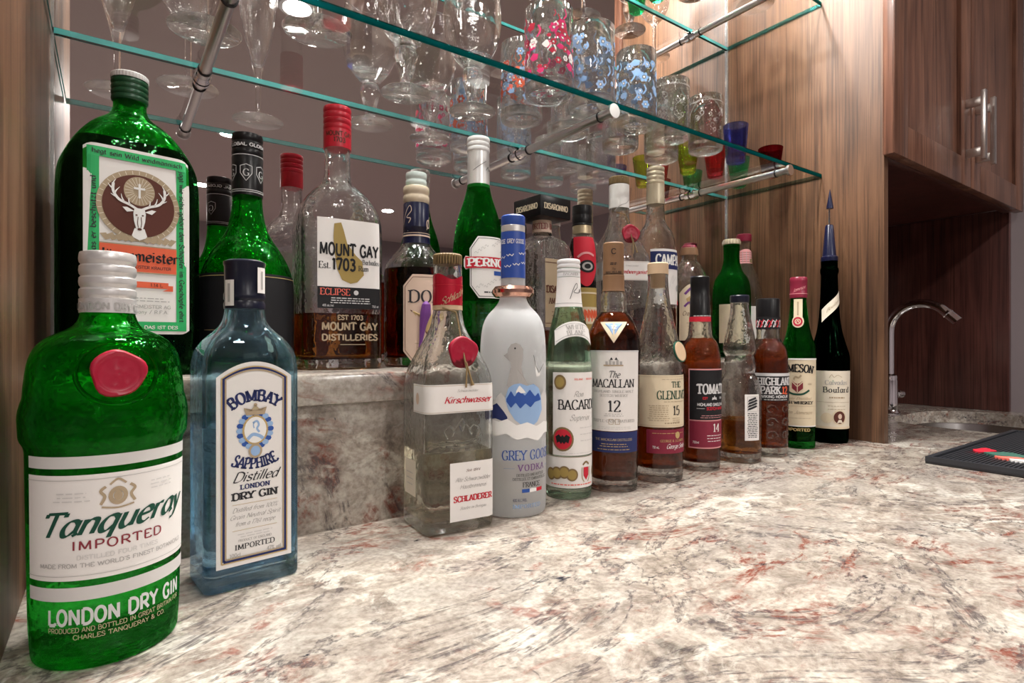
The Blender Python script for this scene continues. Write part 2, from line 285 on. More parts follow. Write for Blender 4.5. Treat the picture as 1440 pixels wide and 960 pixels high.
def strip(P, wid, closed=False):
    """2D ribbon along P, wid(angle) -> width"""
    L = []; n = len(P)
    for i in range(n):
        a = P[max(i - 1, 0)]; b = P[min(i + 1, n - 1)]
        if closed and i in (0, n - 1): a, b = P[n - 2], P[1]
        dx, dy = b[0] - a[0], b[1] - a[1]; l = math.hypot(dx, dy) or 1
        h = wid(math.atan2(dy, dx), i / max(n - 1, 1)) / 2
        L.append(((P[i][0] - dy / l * h, P[i][1] + dx / l * h), (P[i][0] + dy / l * h, P[i][1] - dx / l * h)))
    vs = [p for q in L for p in q]; fs = [(2 * i, 2 * i + 1, 2 * i + 3, 2 * i + 2) for i in range(n - 1)]
    return vs, fs
_gc = {}
def glyph(ch, weight, contrast, serif, nib):
    key = (ch, weight, contrast, serif, nib)
    if key in _gc: return _gc[key]
    base = UML.get(ch, ch); d = GL.get(base, GL['-'] if base not in GL else None)
    wd, st = d.split(';'); polys = []
    wf = lambda t, s: weight * (1 - contrast + contrast * abs(math.sin(t - nib)))
    for s in st.split('|') if st else []:
        cur = s[0] == '~'; P = [tuple(map(float, q.split(','))) for q in s.lstrip('~').split()]
        if cur: C = crom(P, 4, P[0] == P[-1]); polys.append(strip(C, wf, P[0] == P[-1]))
        else:
            for a, b in zip(P, P[1:]): polys.append(strip([a, b], wf))
        if serif:
            for e, q in ((P[0], P[1]), (P[-1], P[-2])):
                if abs(q[1] - e[1]) > 1.2 * abs(q[0] - e[0]) and abs(e[1] - q[1]) > 3 and (min(abs(e[1] - y) for y in (0, 10, 6.4)) < .05):
                    h = weight * .8 + .45; t = weight * (1 - contrast) * .55 + .12; y = e[1] + (t if e[1] < .1 else -t)
                    polys.append(([(e[0] - h, y - t), (e[0] + h, y - t), (e[0] + h, y + t), (e[0] - h, y + t)], [(0, 1, 2, 3)]))
    if ch in UML:
        for x in (1.6, 3.8): polys.append(([(x - .5, 7.8), (x + .5, 7.8), (x + .5, 8.9), (x - .5, 8.9)], [(0, 1, 2, 3)]))
    _gc[key] = (float(wd), polys); return _gc[key]
STY = dict(serif=(1.6, .68, True, .1), bold=(2.4, .55, True, .1), sans=(1.45, 0, False, 0), sansb=(2.2, 0, False, 0), script=(1.25, .6, False, .6), scriptb=(1.75, .65, False, .6), black=(2.0, .75, False, .75))

# ------------------------------------------------------------------ bottle surfaces
def fillet(pts):
    """pts: tuples (a,b,r,z,f) -> smoothed stations (a,b,r,z)"""
    out = []
    for i, p in enumerate(pts):
        v = Vector(p[:4]); f = p[4]
        if i in (0, len(pts) - 1) or f <= 0: out.append(tuple(v)); continue
        a = Vector(pts[i - 1][:4]); b = Vector(pts[i + 1][:4])
        ln = lambda d: math.hypot((d[0] + d[1]) / 2, d[3])
        la, lb = ln(v - a), ln(b - v)
        t0 = min(f, la * .49) / max(la, 1e-9); t1 = min(f, lb * .49) / max(lb, 1e-9)
        s, e = v + (a - v) * t0, v + (b - v) * t1; n = 5
        for k in range(n + 1):
            t = k / n; out.append(tuple(s * (1 - t) ** 2 + v * 2 * t * (1 - t) + e * t * t))
    return out
def ring(a, b, r, z, m):
    r = min(r, a, b); P = []
    for cx, cy_, s in ((a - r, -(b - r), -90), (a - r, b - r, 0), (-(a - r), b - r, 90), (-(a - r), -(b - r), 180)):
        for k in range(m + 1):
            g = R_(s + 90 * k / m); P.append((cx + r * math.cos(g), cy_ + r * math.sin(g), z))
    return P
def loft(mb, sts, mat, m, cap0=True, cap1=True):
    vs = []; fs = []; n = 4 * (m + 1)
    for s in sts: vs += ring(*s, m)
    for j in range(len(sts) - 1):
        for i in range(n): fs.append((j * n + i, j * n + (i + 1) % n, (j + 1) * n + (i + 1) % n, (j + 1) * n + i))
    if cap0: fs.append(tuple(range(n - 1, -1, -1)))
    if cap1: fs.append(tuple((len(sts) - 1) * n + i for i in range(n)))
    mb.add(vs, fs, mat)
class Bottle:
    def __init__(s, name, label, loc, rot, prof, glass, wall=.0028, base=.007, liquid=None, m=8, cat='bottle', group=None, body='glass_body'):
        s.root = thing(name, label, cat, loc, rot, group)
        s.st = fillet([p if len(p) == 5 else (p[0], p[0], p[0], p[1], p[2]) for p in prof]); s.m = m
        sts = s.st; top = sts[-1][3]
        inner = [(max(a - wall, .002), max(b - wall, .002), max(r - wall, .0015), z) for a, b, r, z in sts if z > base + .004]
        a, b, r = s.at(base + .004); k = .006
        inner = [(a - wall - k, b - wall - k, max(r - wall - k, .001), base), (a - wall - .0015, b - wall - .0015, max(r - wall - .0015, .001), base + .0015), (a - wall, b - wall, max(r - wall, .0015), base + .004)] + inner
        lev = liquid[1] if liquid else None
        if lev: inner_g = [(*(max(q - wall, .0015) for q in s.at(lev)), lev)] + [q for q in inner if q[3] > lev + .0003]
        mb = MB(); loft(mb, list(sts) + (inner_g if lev else inner)[::-1], glass, m, cap1=not lev)
        s.glass = mb.build(body, s.root, 35, recalc=False)
        if liquid:
            lm = liquid[0]; ins = [q for q in inner if q[3] < lev - .0003] + [inner_g[0]]
            mb = MB(); loft(mb, ins, lm + '_side', m, cap1=False); n = 4 * (m + 1); mb.add(ring(*ins[-1], m), [tuple(range(n))], lm); mb.build('liquid', s.root, 35, recalc=False)
    def at(s, z):
        st = s.st
        if z <= st[0][3]: return st[0][:3]
        for p, q in zip(st, st[1:]):
            if p[3] <= z <= q[3] and q[3] > p[3]:
                t = (z - p[3]) / (q[3] - p[3]); return tuple(p[i] + (q[i] - p[i]) * t for i in range(3))
        return st[-1][:3]
    def S(s, u, z, off=0):
        a, b, r = s.at(z); r = min(r, a, b); sg = 1 if u >= 0 else -1; u = abs(u); q = math.pi * r / 2
        if u <= a - r: x, y, nx, ny = u, -b, 0, -1
        elif u <= a - r + q: t = (u - a + r) / r; x, y, nx, ny = a - r + r * math.sin(t), -(b - r) - r * math.cos(t), math.sin(t), -math.cos(t)
        elif u <= a - r + q + 2 * (b - r): x, y, nx, ny = a, -(b - r) + (u - a + r - q), 1, 0
        else: t = (u - (a - r + q + 2 * (b - r))) / r; x, y, nx, ny = a - r + r * math.cos(t), (b - r) + r * math.sin(t), math.cos(t), math.sin(t)
        return (sg * (x + nx * off), y + ny * off, z)
    def label(s, name, u0, u1, z0, z1, mat, off=.0005, lo=None, hi=None, parent=None, nv=6, step=.003):
        """paper label wrapped on the glass; lo(t), hi(t) give the outline for t in 0..1"""
        n = max(2, int((u1 - u0) / step)); mb = MB(); vs = []; fs = []
        for i in range(n + 1):
            t = i / n; a = z0 if lo is None else z0 + (z1 - z0) * lo(t); b = z1 if hi is None else z0 + (z1 - z0) * hi(t)
            for j in range(nv + 1): vs.append(s.S(u0 + (u1 - u0) * t, a + (b - a) * j / nv, off))
        for i in range(n):
            for j in range(nv): fs.append((i * (nv + 1) + j, (i + 1) * (nv + 1) + j, (i + 1) * (nv + 1) + j + 1, i * (nv + 1) + j + 1))
        mb.add(vs, fs, mat); return mb.build(name, parent or s.root, 40, recalc=False)
    def cap(s, name, prof, mat, n=36, parent=None, flute=0):
        mb = MB(); mb.lathe(prof, mat, n, flute=flute); return mb.build(name, parent or s.root, 35)
class Print:
    """flat print that follows a bottle's surface; coordinates are (arc length, height)"""
    def __init__(s, surf, off=.0009): s.b = surf; s.mb = MB(); s.off = off
    def put(s, vs, fs, mat, dz=0): s.mb.add([s.b.S(u, z, s.off + dz) for u, z in vs], fs, mat)
    def rect(s, u0, u1, z0, z1, mat, dz=0):
        n = max(1, int((u1 - u0) / .0025)); vs = []; fs = []
        for i in range(n + 1):
            u = u0 + (u1 - u0) * i / n; vs += [(u, z0), (u, z1)]
        for i in range(n): fs.append((2 * i, 2 * i + 2, 2 * i + 3, 2 * i + 1))
        s.put(vs, fs, mat, dz)
    def frame(s, u0, u1, z0, z1, t, mat, dz=0):
        for q in ((u0, u1, z0, z0 + t), (u0, u1, z1 - t, z1), (u0, u0 + t, z0 + t, z1 - t), (u1 - t, u1, z0 + t, z1 - t)): s.rect(*q, mat, dz)
    def ell(s, u, z, ru, rz, mat, dz=0, r0=0, n=24):
        k = 3; vs = []; fs = []
        for j in range(k + 1):
            q = r0 + (1 - r0) * j / k
            for i in range(n): vs.append((u + ru * q * math.cos(2 * math.pi * i / n), z + rz * q * math.sin(2 * math.pi * i / n)))
        for j in range(k):
            for i in range(n): fs.append((j * n + i, (j + 1) * n + i, (j + 1) * n + (i + 1) % n, j * n + (i + 1) % n))
        s.put(vs, fs, mat, dz)
    def poly(s, pts, mat, dz=0, c=None):
        c = c or (sum(p[0] for p in pts) / len(pts), sum(p[1] for p in pts) / len(pts)); n = len(pts)
        s.put([c] + [((p[0] + c[0]) / 2, (p[1] + c[1]) / 2) for p in pts] + list(pts), [(0, 1 + i, 1 + (i + 1) % n) for i in range(n)] + [(1 + i, 1 + n + i, 1 + n + (i + 1) % n, 1 + (i + 1) % n) for i in range(n)], mat, dz)
    def band(s, top, bot, mat, dz=0):
        f = lambda P, u: next((a[1] + (b[1] - a[1]) * (u - a[0]) / (b[0] - a[0]) for a, b in zip(P, P[1:]) if a[0] <= u <= b[0]), P[-1][1])
        u0, u1 = top[0][0], top[-1][0]; n = max(2, int((u1 - u0) / .0012)); vs = []
        for i in range(n + 1): u = u0 + (u1 - u0) * i / n; vs += [(u, f(bot, u)), (u, f(top, u))]
        s.put(vs, [(2 * i, 2 * i + 2, 2 * i + 3, 2 * i + 1) for i in range(n)], mat, dz)
    def stroke(s, pts, wd, mat, dz=0, smooth=True, taper=False):
        P = crom(pts, 5) if smooth and len(pts) > 2 else pts
        if not smooth or len(pts) == 2:
            Q = []
            for a, b in zip(P, P[1:]):
                k = max(1, int(math.hypot(b[0] - a[0], b[1] - a[1]) / .004))
                Q += [(a[0] + (b[0] - a[0]) * i / k, a[1] + (b[1] - a[1]) * i / k) for i in range(k)]
            P = Q + [P[-1]]
        vs, fs = strip(P, lambda t, q: wd * ((1 - .85 * q) if taper else 1)); s.put(vs, fs, mat, dz)
    def text(s, txt, u, z, h, mat, style='serif', width=None, shear=0, gap=.9, arc=0, slope=0, dz=0, align=0):
        wt, ct, sf, nib = STY[style]; k = h / 10; x = 0; items = []
        for ch in txt:
            wd, pl = glyph(ch, wt, ct, sf, nib); items.append((x, pl)); x += wd + gap
        tot = (x - gap) * k; kx = k * (width / tot if width else 1); W = (x - gap) * kx
        x0 = -W / 2 if align == 0 else 0
        for xo, pl in items:
            for vs, fs in pl:
                out = []
                for px, py in vs:
                    X = x0 + (px + xo + py * shear) * kx; Y = py * k
                    if arc: g = X / arc; X, Y = (arc + Y) * math.sin(g), (arc + Y) * math.cos(g) - arc
                    out.append((u + X, z + Y + X * slope))
                s.put(out, fs, mat, dz)
    def lines(s, u, z, wd, n, dy, mat, t=.0007, seed=1):
        """rows of print too small to read"""
        r = random.Random(seed)
        for j in range(n):
            x = -wd / 2 * r.uniform(.75, 1); e = -x
            while x < e:
                l = min(r.uniform(.0018, .006), e - x); s.rect(u + x, u + x + l, z - j * dy, z - j * dy + t, mat); x += l + .0011
    def build(s, name, parent): return s.mb.build(name, parent, 0, recalc=False)
def ridges(R, z0, z1, n, d, top=True):
    """cap profile with n bulging bands"""
    P = []
    for i in range(n):
        a = z0 + (z1 - z0) * i / n; b = z0 + (z1 - z0) * (i + 1) / n; e = (b - a)
        P += [(R - d, a), (R - d * .25, a + e * .18), (R, a + e * .45), (R - d * .2, a + e * .8), (R - d, b - e * .06)]
    if top: P[-1] = (R - d * .6, z1)
    return P + ([(R - d * 2.2, z1 + .0006)] if top else [])

# ------------------------------------------------------------------ setting
def struct(name, b, mat, bevel=0): return boxobj(name, b, mat, None, bevel, kind='structure')
struct('floor', (-2.3, 4.1, -5.3, .95, FLOOR - .05, FLOOR), 'floor_tile')
struct('ceiling', (-2.3, 4.1, -5.3, .95, CEIL, CEIL + .05), 'ceiling_paint')
struct('wall_back', (-2.3, 2.1, .806, .9, FLOOR, CEIL), 'wall_paint')
struct('wall_left', (-2.35, -2.3, -5.3, .95, FLOOR, CEIL), 'wall_paint')
struct('wall_right', (X2, X2 + .1, .2, .806, FLOOR, CEIL), 'wall_paint')
struct('wall_return', (X2 + .1, 4.1, .2, .3, FLOOR, CEIL), 'wall_paint')
struct('wall_far_side', (4.1, 4.15, -5.3, .3, FLOOR, CEIL), 'wall_paint')
struct('wall_front', (-2.3, 4.1, -5.35, -5.3, FLOOR, CEIL), 'wall_paint')
# side panels of the niche
tag(boxobj('side_panel', (XR, XR + .019, YP, .806, -.0, 1.3), 'wood', bevel=.001), 'tall brown cherry wood side panel with upright grain beside the wall cabinet', 'panel')
tag(boxobj('side_panel', (XL - .019, XL, YP - .012, .806, 0, 1.3), 'wood', bevel=.001), 'tall brown wood side panel beside the green flask of herbal liqueur', 'panel')
tag(boxobj('niche_top', (XL, XR, YP, .806, 1.28, 1.3), 'wood', bevel=.001), 'wooden top board of the bottle niche holding puck lights', 'board')
tag(boxobj('wall_mirror', (XL, XR, YM, YM + .006, ZL, 1.28), 'mirror', bevel=0), 'large frameless wall mirror behind the glass shelves and liqueur bottles', 'mirror')
mb = MB(); mb.box(XR - .004, XR, YM - .003, YM, ZL, 1.28, 'mirror_edge'); mb.build('edge_strip', bpy.data.objects['wall_mirror'], 0)
mb = MB(); mb.box(XL, XL + .003, YM - .003, YM, ZL, 1.28, 'mirror_edge'); mb.build('edge_strip', bpy.data.objects['wall_mirror'], 0)
# worktop with an oval sink cutout
SX0, SX1, SY0, SY1 = 1.53, 1.955, .27, .615
def sink_outline(n=10, g=0, r=.13):
    P = []
    for cx, cy_, s in ((SX1 - r, SY0 + r, -90), (SX1 - r, SY1 - r, 0), (SX0 + r, SY1 - r, 90), (SX0 + r, SY0 + r, 180)):
        for k in range(n + 1):
            a = R_(s + 90 * k / n); P.append((cx + (r + g) * math.cos(a), cy_ + (r + g) * math.sin(a)))
    return P
cu = bpy.data.curves.new('worktop', 'CURVE'); cu.dimensions = '2D'; cu.fill_mode = 'BOTH'; cu.extrude = .015; cu.bevel_depth = .0015
for P in ([(-.7, .03), (X2 - .001, .03), (X2 - .001, .805), (-.7, .805)], sink_outline()):
    sp = cu.splines.new('POLY'); sp.points.add(len(P) - 1); sp.use_cyclic_u = True
    for q, p in zip(sp.points, P): q.co = (*p, 0, 1)
to = bpy.data.objects.new('tmp', cu); COL.objects.link(to); bpy.context.view_layer.update()
me = bpy.data.meshes.new_from_object(to.evaluated_get(bpy.context.evaluated_depsgraph_get())); bpy.data.objects.remove(to)
me.name = 'countertop'; me.materials.clear(); me.materials.append(M['granite'])
for v in me.vertices: v.co.z -= .0165
o = bpy.data.objects.new('countertop', me); COL.objects.link(o)
tag(o, 'polished beige and rust speckled granite worktop with an oval sink cutout', 'countertop')
me.polygons.foreach_set('use_smooth', [False] * len(me.polygons))
mb = MB(); vs = []; fs = []; n = 44
for g, z in ((.006, -.0335), (.002, -.06), (-.012, -.15), (-.06, -.165)):
    vs += [(x, y, z) for x, y in sink_outline(10, g)]
for j in range(3):
    for i in range(n): fs.append((j * n + i, (j + 1) * n + i, (j + 1) * n + (i + 1) % n, j * n + (i + 1) % n))
fs.append(tuple(3 * n + i for i in range(n)))
mb.add(vs, fs, 'steel'); sk = thing('sink', 'stainless steel undermount bar sink below the granite cutout', 'sink', (0, 0, 0)); mb.build('basin', sk, 40)
mb = MB(); vs = [(x, y, -.0337) for x, y in sink_outline(10, .006)] + [(x, y, -.0337) for x, y in sink_outline(10, .03)]
mb.add(vs, [(i, (i + 1) % n, n + (i + 1) % n, n + i) for i in range(n)], 'steel'); mb.build('flange', sk, 0)
# raised ledge
lg = thing('granite_ledge', 'raised granite ledge with a light nosing carrying the back row of bottles', 'ledge', (0, 0, 0))
boxobj('ledge_slab', (XL, XR, YS, YM + .006, ZLB, ZL), 'granite', lg, .004); boxobj('riser', (XL, XR, YL, YL + .02, 0, ZLB), 'granite', lg, 0)
# lamps
def lamp(name, x, y, z, r, glow, watt, label, spread=120):
    t = thing(name, label, 'light', (x, y, z)); mb = MB()
    mb.lathe([(r, -.001), (r + .018, -.001), (r + .02, -.004), (r + .016, -.007), (r, -.004)], 'plastic_white', 32, closed=True); mb.build('trim_ring', t)
    mb = MB(); mb.lathe([(r, -.003), (r, -.0015)], glow, 32); mb.build('lens', t)
    d = bpy.data.lights.new(name, 'AREA'); d.shape = 'DISK'; d.size = r * 2; d.energy = watt; d.color = (1, .95, .90); d.spread = R_(spread)
    l = bpy.data.objects.new(name + '_light', d); COL.objects.link(l); l.parent = t; l.location = (0, 0, -.009)
for i, (x, y) in enumerate(CANS):
    lamp('recessed_light', x, y, CEIL, .052, 'lamp_glow', CAN_W.get(i, 24), ['round recessed ceiling light above the bar front', 'round recessed ceiling light beyond the wood side panel', 'round recessed ceiling light in front of the wall cabinet', 'round recessed ceiling light glowing low in the mirror', 'round recessed ceiling light amid the room', 'round recessed ceiling light by the far corner', 'round recessed ceiling light by the far wall'][i], 170)
for i, (x, y) in enumerate(PUCKS):
    lamp('puck_light', x, y, 1.28, .03, 'puck_glow', PUCK_W, 'small puck light under the niche top ' + ('near its front edge ' if i < 4 else 'near the mirror ') + ['above the flutes', 'above the goblets', 'above the tumblers', 'above the coloured shot glasses'][i % 4], 165)

# glass shelves and their steel rods
def shelf(name, z, label):
    t = thing(name, label, 'shelf', (0, 0, z)); mb = MB(); x0, x1, y0, y1 = XL + .002, XR - .0015, YM - SD, YM - .0008
    vs = [(x, y, q) for q in (0, ST) for y in (y0, y1) for x in (x0, x1)]
    mb.add(vs, [(0, 2, 3, 1), (4, 5, 7, 6)], 'shelf_face')
    mb.add(vs, [(0, 1, 5, 4), (2, 6, 7, 3), (0, 4, 6, 2), (1, 3, 7, 5)], 'shelf_edge'); mb.build('pane', t, 0, recalc=False)
    mb = MB(); e = .0006
    for q in ((x0, x1, y0 + e, y0 + .0022), (x0, x1, y1 - .0022, y1 - e)): mb.box(*q, .0012, ST - .0012, 'shelf_edge_core')
    mb.build('ground_edge', t, 0)
    return t
shelf('glass_shelf', Z1, 'lower clear glass shelf with teal edges carrying goblets and tumblers')
shelf('glass_shelf', Z2, 'upper clear glass shelf with teal edges meeting the wood panel')
def rod(x, z, label):
    r = .0068; t = thing('shelf_rod', label, 'rod', (x, 0, z - .0085)); mb = MB()
    y0, y1 = YM - SD - .004, YM - .001
    mb.tube([(0, y0, 0), (0, y1, 0)], r, 'nickel', 20); mb.build('bar', t)
    mb = MB(); mb.tube([(0, y0 - .004, 0), (0, y0 + .001, 0)], r * 1.5, 'nickel', 24); mb.build('end_cap', t, 30)
    mb = MB(); mb.tube([(0, y1 - .008, 0), (0, y1 - .001, 0)], r * 1.5, 'chrome', 24); mb.tube([(0, y1 - .012, 0), (0, y1 - .007, 0)], r * 1.28, 'chrome', 24); mb.build('wall_flange', t, 30)
    for y in (y0 + .024, y1 - .026):
        mb = MB(); mb.tube([(0, y, 0), (0, y + .0024, 0)], r * 1.2, 'rubber', 20); mb.build('rubber_ring', t)
for x, n in ((.092, 'above the large flask'), (.585, 'above the frosted bottle'), (1.062, 'above the tall green bottle with pourer')):
    rod(x, Z1, 'brushed steel rod under the lower glass shelf ' + n)
for x, n in ((.092, 'over the flutes'), (.585, 'over the tumblers'), (1.062, 'over the shot glasses')):
    rod(x, Z2, 'brushed steel rod under the upper glass shelf ' + n)

# wall cabinet in the sink alcove
cb = thing('wall_cabinet', 'reddish brown wall cabinet with two framed doors above the sink', 'cabinet', (0, 0, 0))
CX0, CX1, CZ = XR + .0195, 2.018, .562
mb = MB(); mb.box(CX0, CX1, YP, .804, CZ, 1.3, 'wood_red'); mb.build('carcass', cb, 0, .001)
boxobj('light_rail', (CX0, CX1, YP + .002, YP + .02, CZ - .012, CZ), 'wood_red', cb, .001)
def door(x0, x1, hx):
    z0, z1, y0, y1, s = .547, 1.295, YP - .022, YP - .002, .062
    d = bpy.data.objects.new('door', None); COL.objects.link(d); d.parent = cb; d.empty_display_size = .02
    for b, nm in (((x0, x0 + s, y0, y1, z0, z1), 'stile'), ((x1 - s, x1, y0, y1, z0, z1), 'stile'), ((x0 + s, x1 - s, y0, y1, z0, z0 + s), 'rail'), ((x0 + s, x1 - s, y0, y1, z1 - s, z1), 'rail')): boxobj(nm, b, 'wood_cab', d, .0015)
    boxobj('door_panel', (x0 + s - .002, x1 - s + .002, y0 + .009, y1 - .002, z0 + s - .002, z1 - s + .002), 'wood_cab', d, 0)
    mb = MB(); mb.box(hx - .006, hx + .006, y0 - .036, y0 - .027, .60, .752, 'nickel')
    for z in (.615, .727): mb.box(hx - .005, hx + .005, y0 - .028, y0, z - .006, z + .012, 'nickel')
    mb.build('handle', d, 30, .0003)
door(XR - .012, 1.6045, 1.573); door(1.6085, 2.02, 1.638)
tag(boxobj('end_panel', (X2 - .02, X2 - .0005, .47, .804, 0.0005, CZ - .001), 'wood_red', bevel=.001), 'dark red wood end panel on the wall behind the faucet', 'panel')
tag(boxobj('splash_panel', (XR + .0195, X2 - .0205, .79, .805, .0005, CZ - .001), 'wood_red', bevel=.001), 'dark red wood panel at the back of the sink alcove', 'panel')

# faucet
ft = thing('faucet', 'chrome gooseneck bar faucet standing beside the sink', 'faucet', (1.715, .648, 0))
mb = MB(); mb.lathe([(.026, 0), (.026, .004), (.023, .007), (.02, .012), (.0195, .09), (.0185, .094), (.0195, .098), (.0185, .104), (.012, .108)], 'chrome', 28); mb.build('faucet_body', ft)
P = [(0, 0, .10), (0, 0, .2)] + [(0, -.072 + .072 * math.cos(R_(a)), .222 + .072 * math.sin(R_(a))) for a in range(0, 150, 10)]
mb = MB(); mb.tube(P, .0115, 'chrome', 18); mb.build('spout', ft)
a, b = Vector(P[-2]), Vector(P[-1]); d = (b - a).normalized()
mb = MB(); mb.tube([b, b + d * .006, b + d * .008, b + d * .034], [.0125, .0135, .0125, .0125], 'chrome', 18); mb.build('aerator', ft, 25)
mb = MB(); mb.tube([(.018, -.004, .052), (.034, -.008, .052), (.036, -.0085, .052), (.048, -.011, .052)], [.008, .008, .011, .0105], 'chrome', 18); mb.build('lever', ft, 25)

# rubber bar mat
mt = thing('bar_mat', 'black ribbed rubber bar mat with a red and green motif', 'mat', (1.06, .35, 0))
L, Wd = .47, .30
boxobj('mat_base', (0, L, -Wd, 0, .0005, .004), 'rubber', mt, .001)  # darker than the ribs: groove shade put into the base colour
mb = MB(); rim = .008
for b in ((0, L, -rim, 0), (0, L, -Wd, -Wd + rim), (0, rim, -Wd + rim, -rim), (L - rim, L, -Wd + rim, -rim)): mb.box(*b, .0041, .0115, 'mat_rubber')
mb.build('rim', mt, 30)
mb = MB(); q = [(.0012 * math.cos(R_(a)), .0085 + .0014 * math.sin(R_(a))) for a in range(0, 181, 30)]; q = [(.0012, .003)] + q + [(-.0012, .003)]
mb.add([(x, y, z) for x in (rim, L - rim) for y, z in q], [(i, i + 9, i + 10, i + 1) for i in range(8)] + [tuple(range(8, -1, -1)), tuple(range(9, 18))], 'mat_rubber'); rb = mb.build('rib', mt, 40)
rb.location.y = -.0125
for i in range(1, 50):
    c = rb.copy(); COL.objects.link(c); c.location.y = -.0125 - i * .0056
mb = MB()
def flat(pts, mat, z=.0102):
    n = len(pts); mb.add([(*p, z) for p in pts] + [(*p, z - .004) for p in pts], [tuple(range(n))] + [(i, n + i, n + (i + 1) % n, (i + 1) % n) for i in range(n)], mat)
blob = lambda x, y, rx, ry, n=14, s=0: [(x + rx * (1 + .22 * math.sin(3 * a + s)) * math.cos(a), y + ry * (1 + .2 * math.sin(4 * a + s)) * math.sin(a)) for a in [2 * math.pi * i / n for i in range(n)]]
flat(blob(.145, -.038, .024, .013), 'p_red', .0112); flat(blob(.126, -.073, .022, .026, s=1), 'p_fgreen', .0114); flat(blob(.095, -.088, .013, .022, s=2), 'p_salmon', .0116); flat(blob(.084, -.100, .007, .014, s=2), 'p_white', .0118); flat(blob(.12, -.125, .03, .024, s=3), 'p_fgreen', .0114); flat(blob(.10, -.155, .03, .02, s=1), 'p_red', .0116)
mb.build('motif', mt, 0)

# ------------------------------------------------------------------ bottles on the counter
def octo(c):  # outline of a label with cut corners
    lo = lambda t: max(0, c * (1 - t / .2)) if t < .5 else max(0, c * (1 - (1 - t) / .2))
    return lo, lambda t: 1 - lo(t)
arch = lambda k: (lambda t: 1 - k * (2 * t - 1) ** 2)
def wax(b, u, z, r, mat='wax_seal', name='wax_seal', parent=None):
    x, y, zz = b.S(u, z, 0); x1, y1, _ = b.S(u, z, .01); yaw = math.atan2(x1 - x, -(y1 - y))
    mb = MB(); n = 28; vs = []; fs = []
    for j, (q, h) in enumerate(((1.0, 0), (1.0, .0022), (.93, .0034), (.78, .003), (.72, .0024), (.6, .003), (.45, .0022), (.2, .0034), (.01, .003))):
        for i in range(n):
            a = 2 * math.pi * i / n; rr = r * q * (1 + (.05 * math.sin(3 * a + 1) + .03 * math.sin(5 * a) if q > .9 else 0) + (.1 * math.sin(6 * a) if .3 < q < .5 else 0))
            vs.append((rr * math.cos(a), -h, rr * math.sin(a)))
    for j in range(8):
        for i in range(n): fs.append((j * n + i, j * n + (i + 1) % n, (j + 1) * n + (i + 1) % n, (j + 1) * n + i))
    mb.add(vs, fs, mat); o = mb.build(name, parent or b.root, 60); o.location = (x, y, zz); o.rotation_euler = (0, 0, yaw); return o

# green gin
b = Bottle('gin_bottle', 'green glass gin bottle with red wax seal and white script label', (-.002, .456, 0), 7,
    [(.036, 0, 0), (.0392, .0005, .003), (.0405, .020, .01), (.0422, .130, .004), (.0450, .1345, .003), (.0458, .150, .004), (.0440, .158, .003), (.0432, .160, .002), (.0428, .168, .01), (.0405, .187, .012), (.033, .1975, .010), (.0175, .2045, .007), (.0145, .214, .003), (.0145, .240, 0)], 'green', m=11, liquid=('gin_green', .085))
b.cap('cap', [(.0157, .2135), (.0157, .2225)] + ridges(.0158, .2225, .2525, 4, .0011), 'foil_silver')
p = Print(type('s', (), dict(S=lambda self, u, z, off=0: ((.0158 + off) * math.sin(u / .0158), -(.0158 + off) * math.cos(u / .0158), z)))(), .0003)
p.text('LONDON DRY GIN', 0, .2155, .0042, 'p_grey', 'sansb', width=.05); p.build('cap_lettering', b.root)
mb = MB()
mb.tube([b.S(.021 * math.cos(a), .176 + .0185 * math.sin(a), .0007) for a in [2 * math.pi * i / 28 for i in range(29)]], .0013, 'green', 8, False); mb.build('moulded_ring', b.root)
wax(b, 0, .176, .0142)
H_ = .052
b.label('stripe_label', -H_, H_, .1205, .1275, 'p_lgrey'); b.label('stripe_label', -H_, H_, .0425, .0505, 'p_lgrey')
l = b.label('front_label', -H_, H_, .0545, .1165, 'p_paper'); p = Print(b)
p.rect(-H_, H_, .0572, .0575, 'p_grey'); p.rect(-H_, H_, .1135, .1138, 'p_grey')
p.text('Tanqueray', 0, .0825, .0135, 'p_dgreen', 'scriptb', width=.083, shear=.38, gap=.25, slope=.06); p.text('IMPORTED', .001, .0725, .0052, 'p_maroon', 'sans', width=.047, gap=2)
p.text('DISTILLED FOUR TIMES', .001, .0668, .0025, 'p_lgrey', 'sans', width=.042); p.text("MADE FROM THE WORLD'S FINEST BOTANICALS", .001, .0622, .0024, 'p_grey', 'sans', width=.084)
p.lines(-.023, .1055, .019, 3, .0023, 'p_lgrey', .0006, 3); p.lines(.025, .1075, .018, 3, .0023, 'p_lgrey', .0006, 4)
for s in (-1, 1): p.stroke([(s * .0085, .098), (s * .0065, .1025), (s * .0085, .106), (s * .006, .1085)], .0016, 'p_tan')
p.ell(0, .1025, .0048, .0055, 'p_tan', 0, .55); p.ell(0, .1025, .0022, .003, 'p_tan'); p.stroke([(-.004, .1095), (0, .1125), (.004, .1095)], .0012, 'p_tan'); p.stroke([(-.008, .0965), (0, .0952), (.008, .0965)], .001, 'p_tan')
p.build('lettering', l)
p = Print(b, .0004); p.text('LONDON DRY GIN', .003, .0285, .0088, 'p_silver', 'sansb', width=.078, gap=1.3)
p.text('PRODUCED AND BOTTLED IN GREAT BRITAIN FOR', .003, .0238, .0027, 'p_tan', 'sans', width=.078); p.text('CHARLES TANQUERAY & CO.', .003, .0195, .0027, 'p_tan', 'sans', width=.05); p.build('glass_print', b.root)

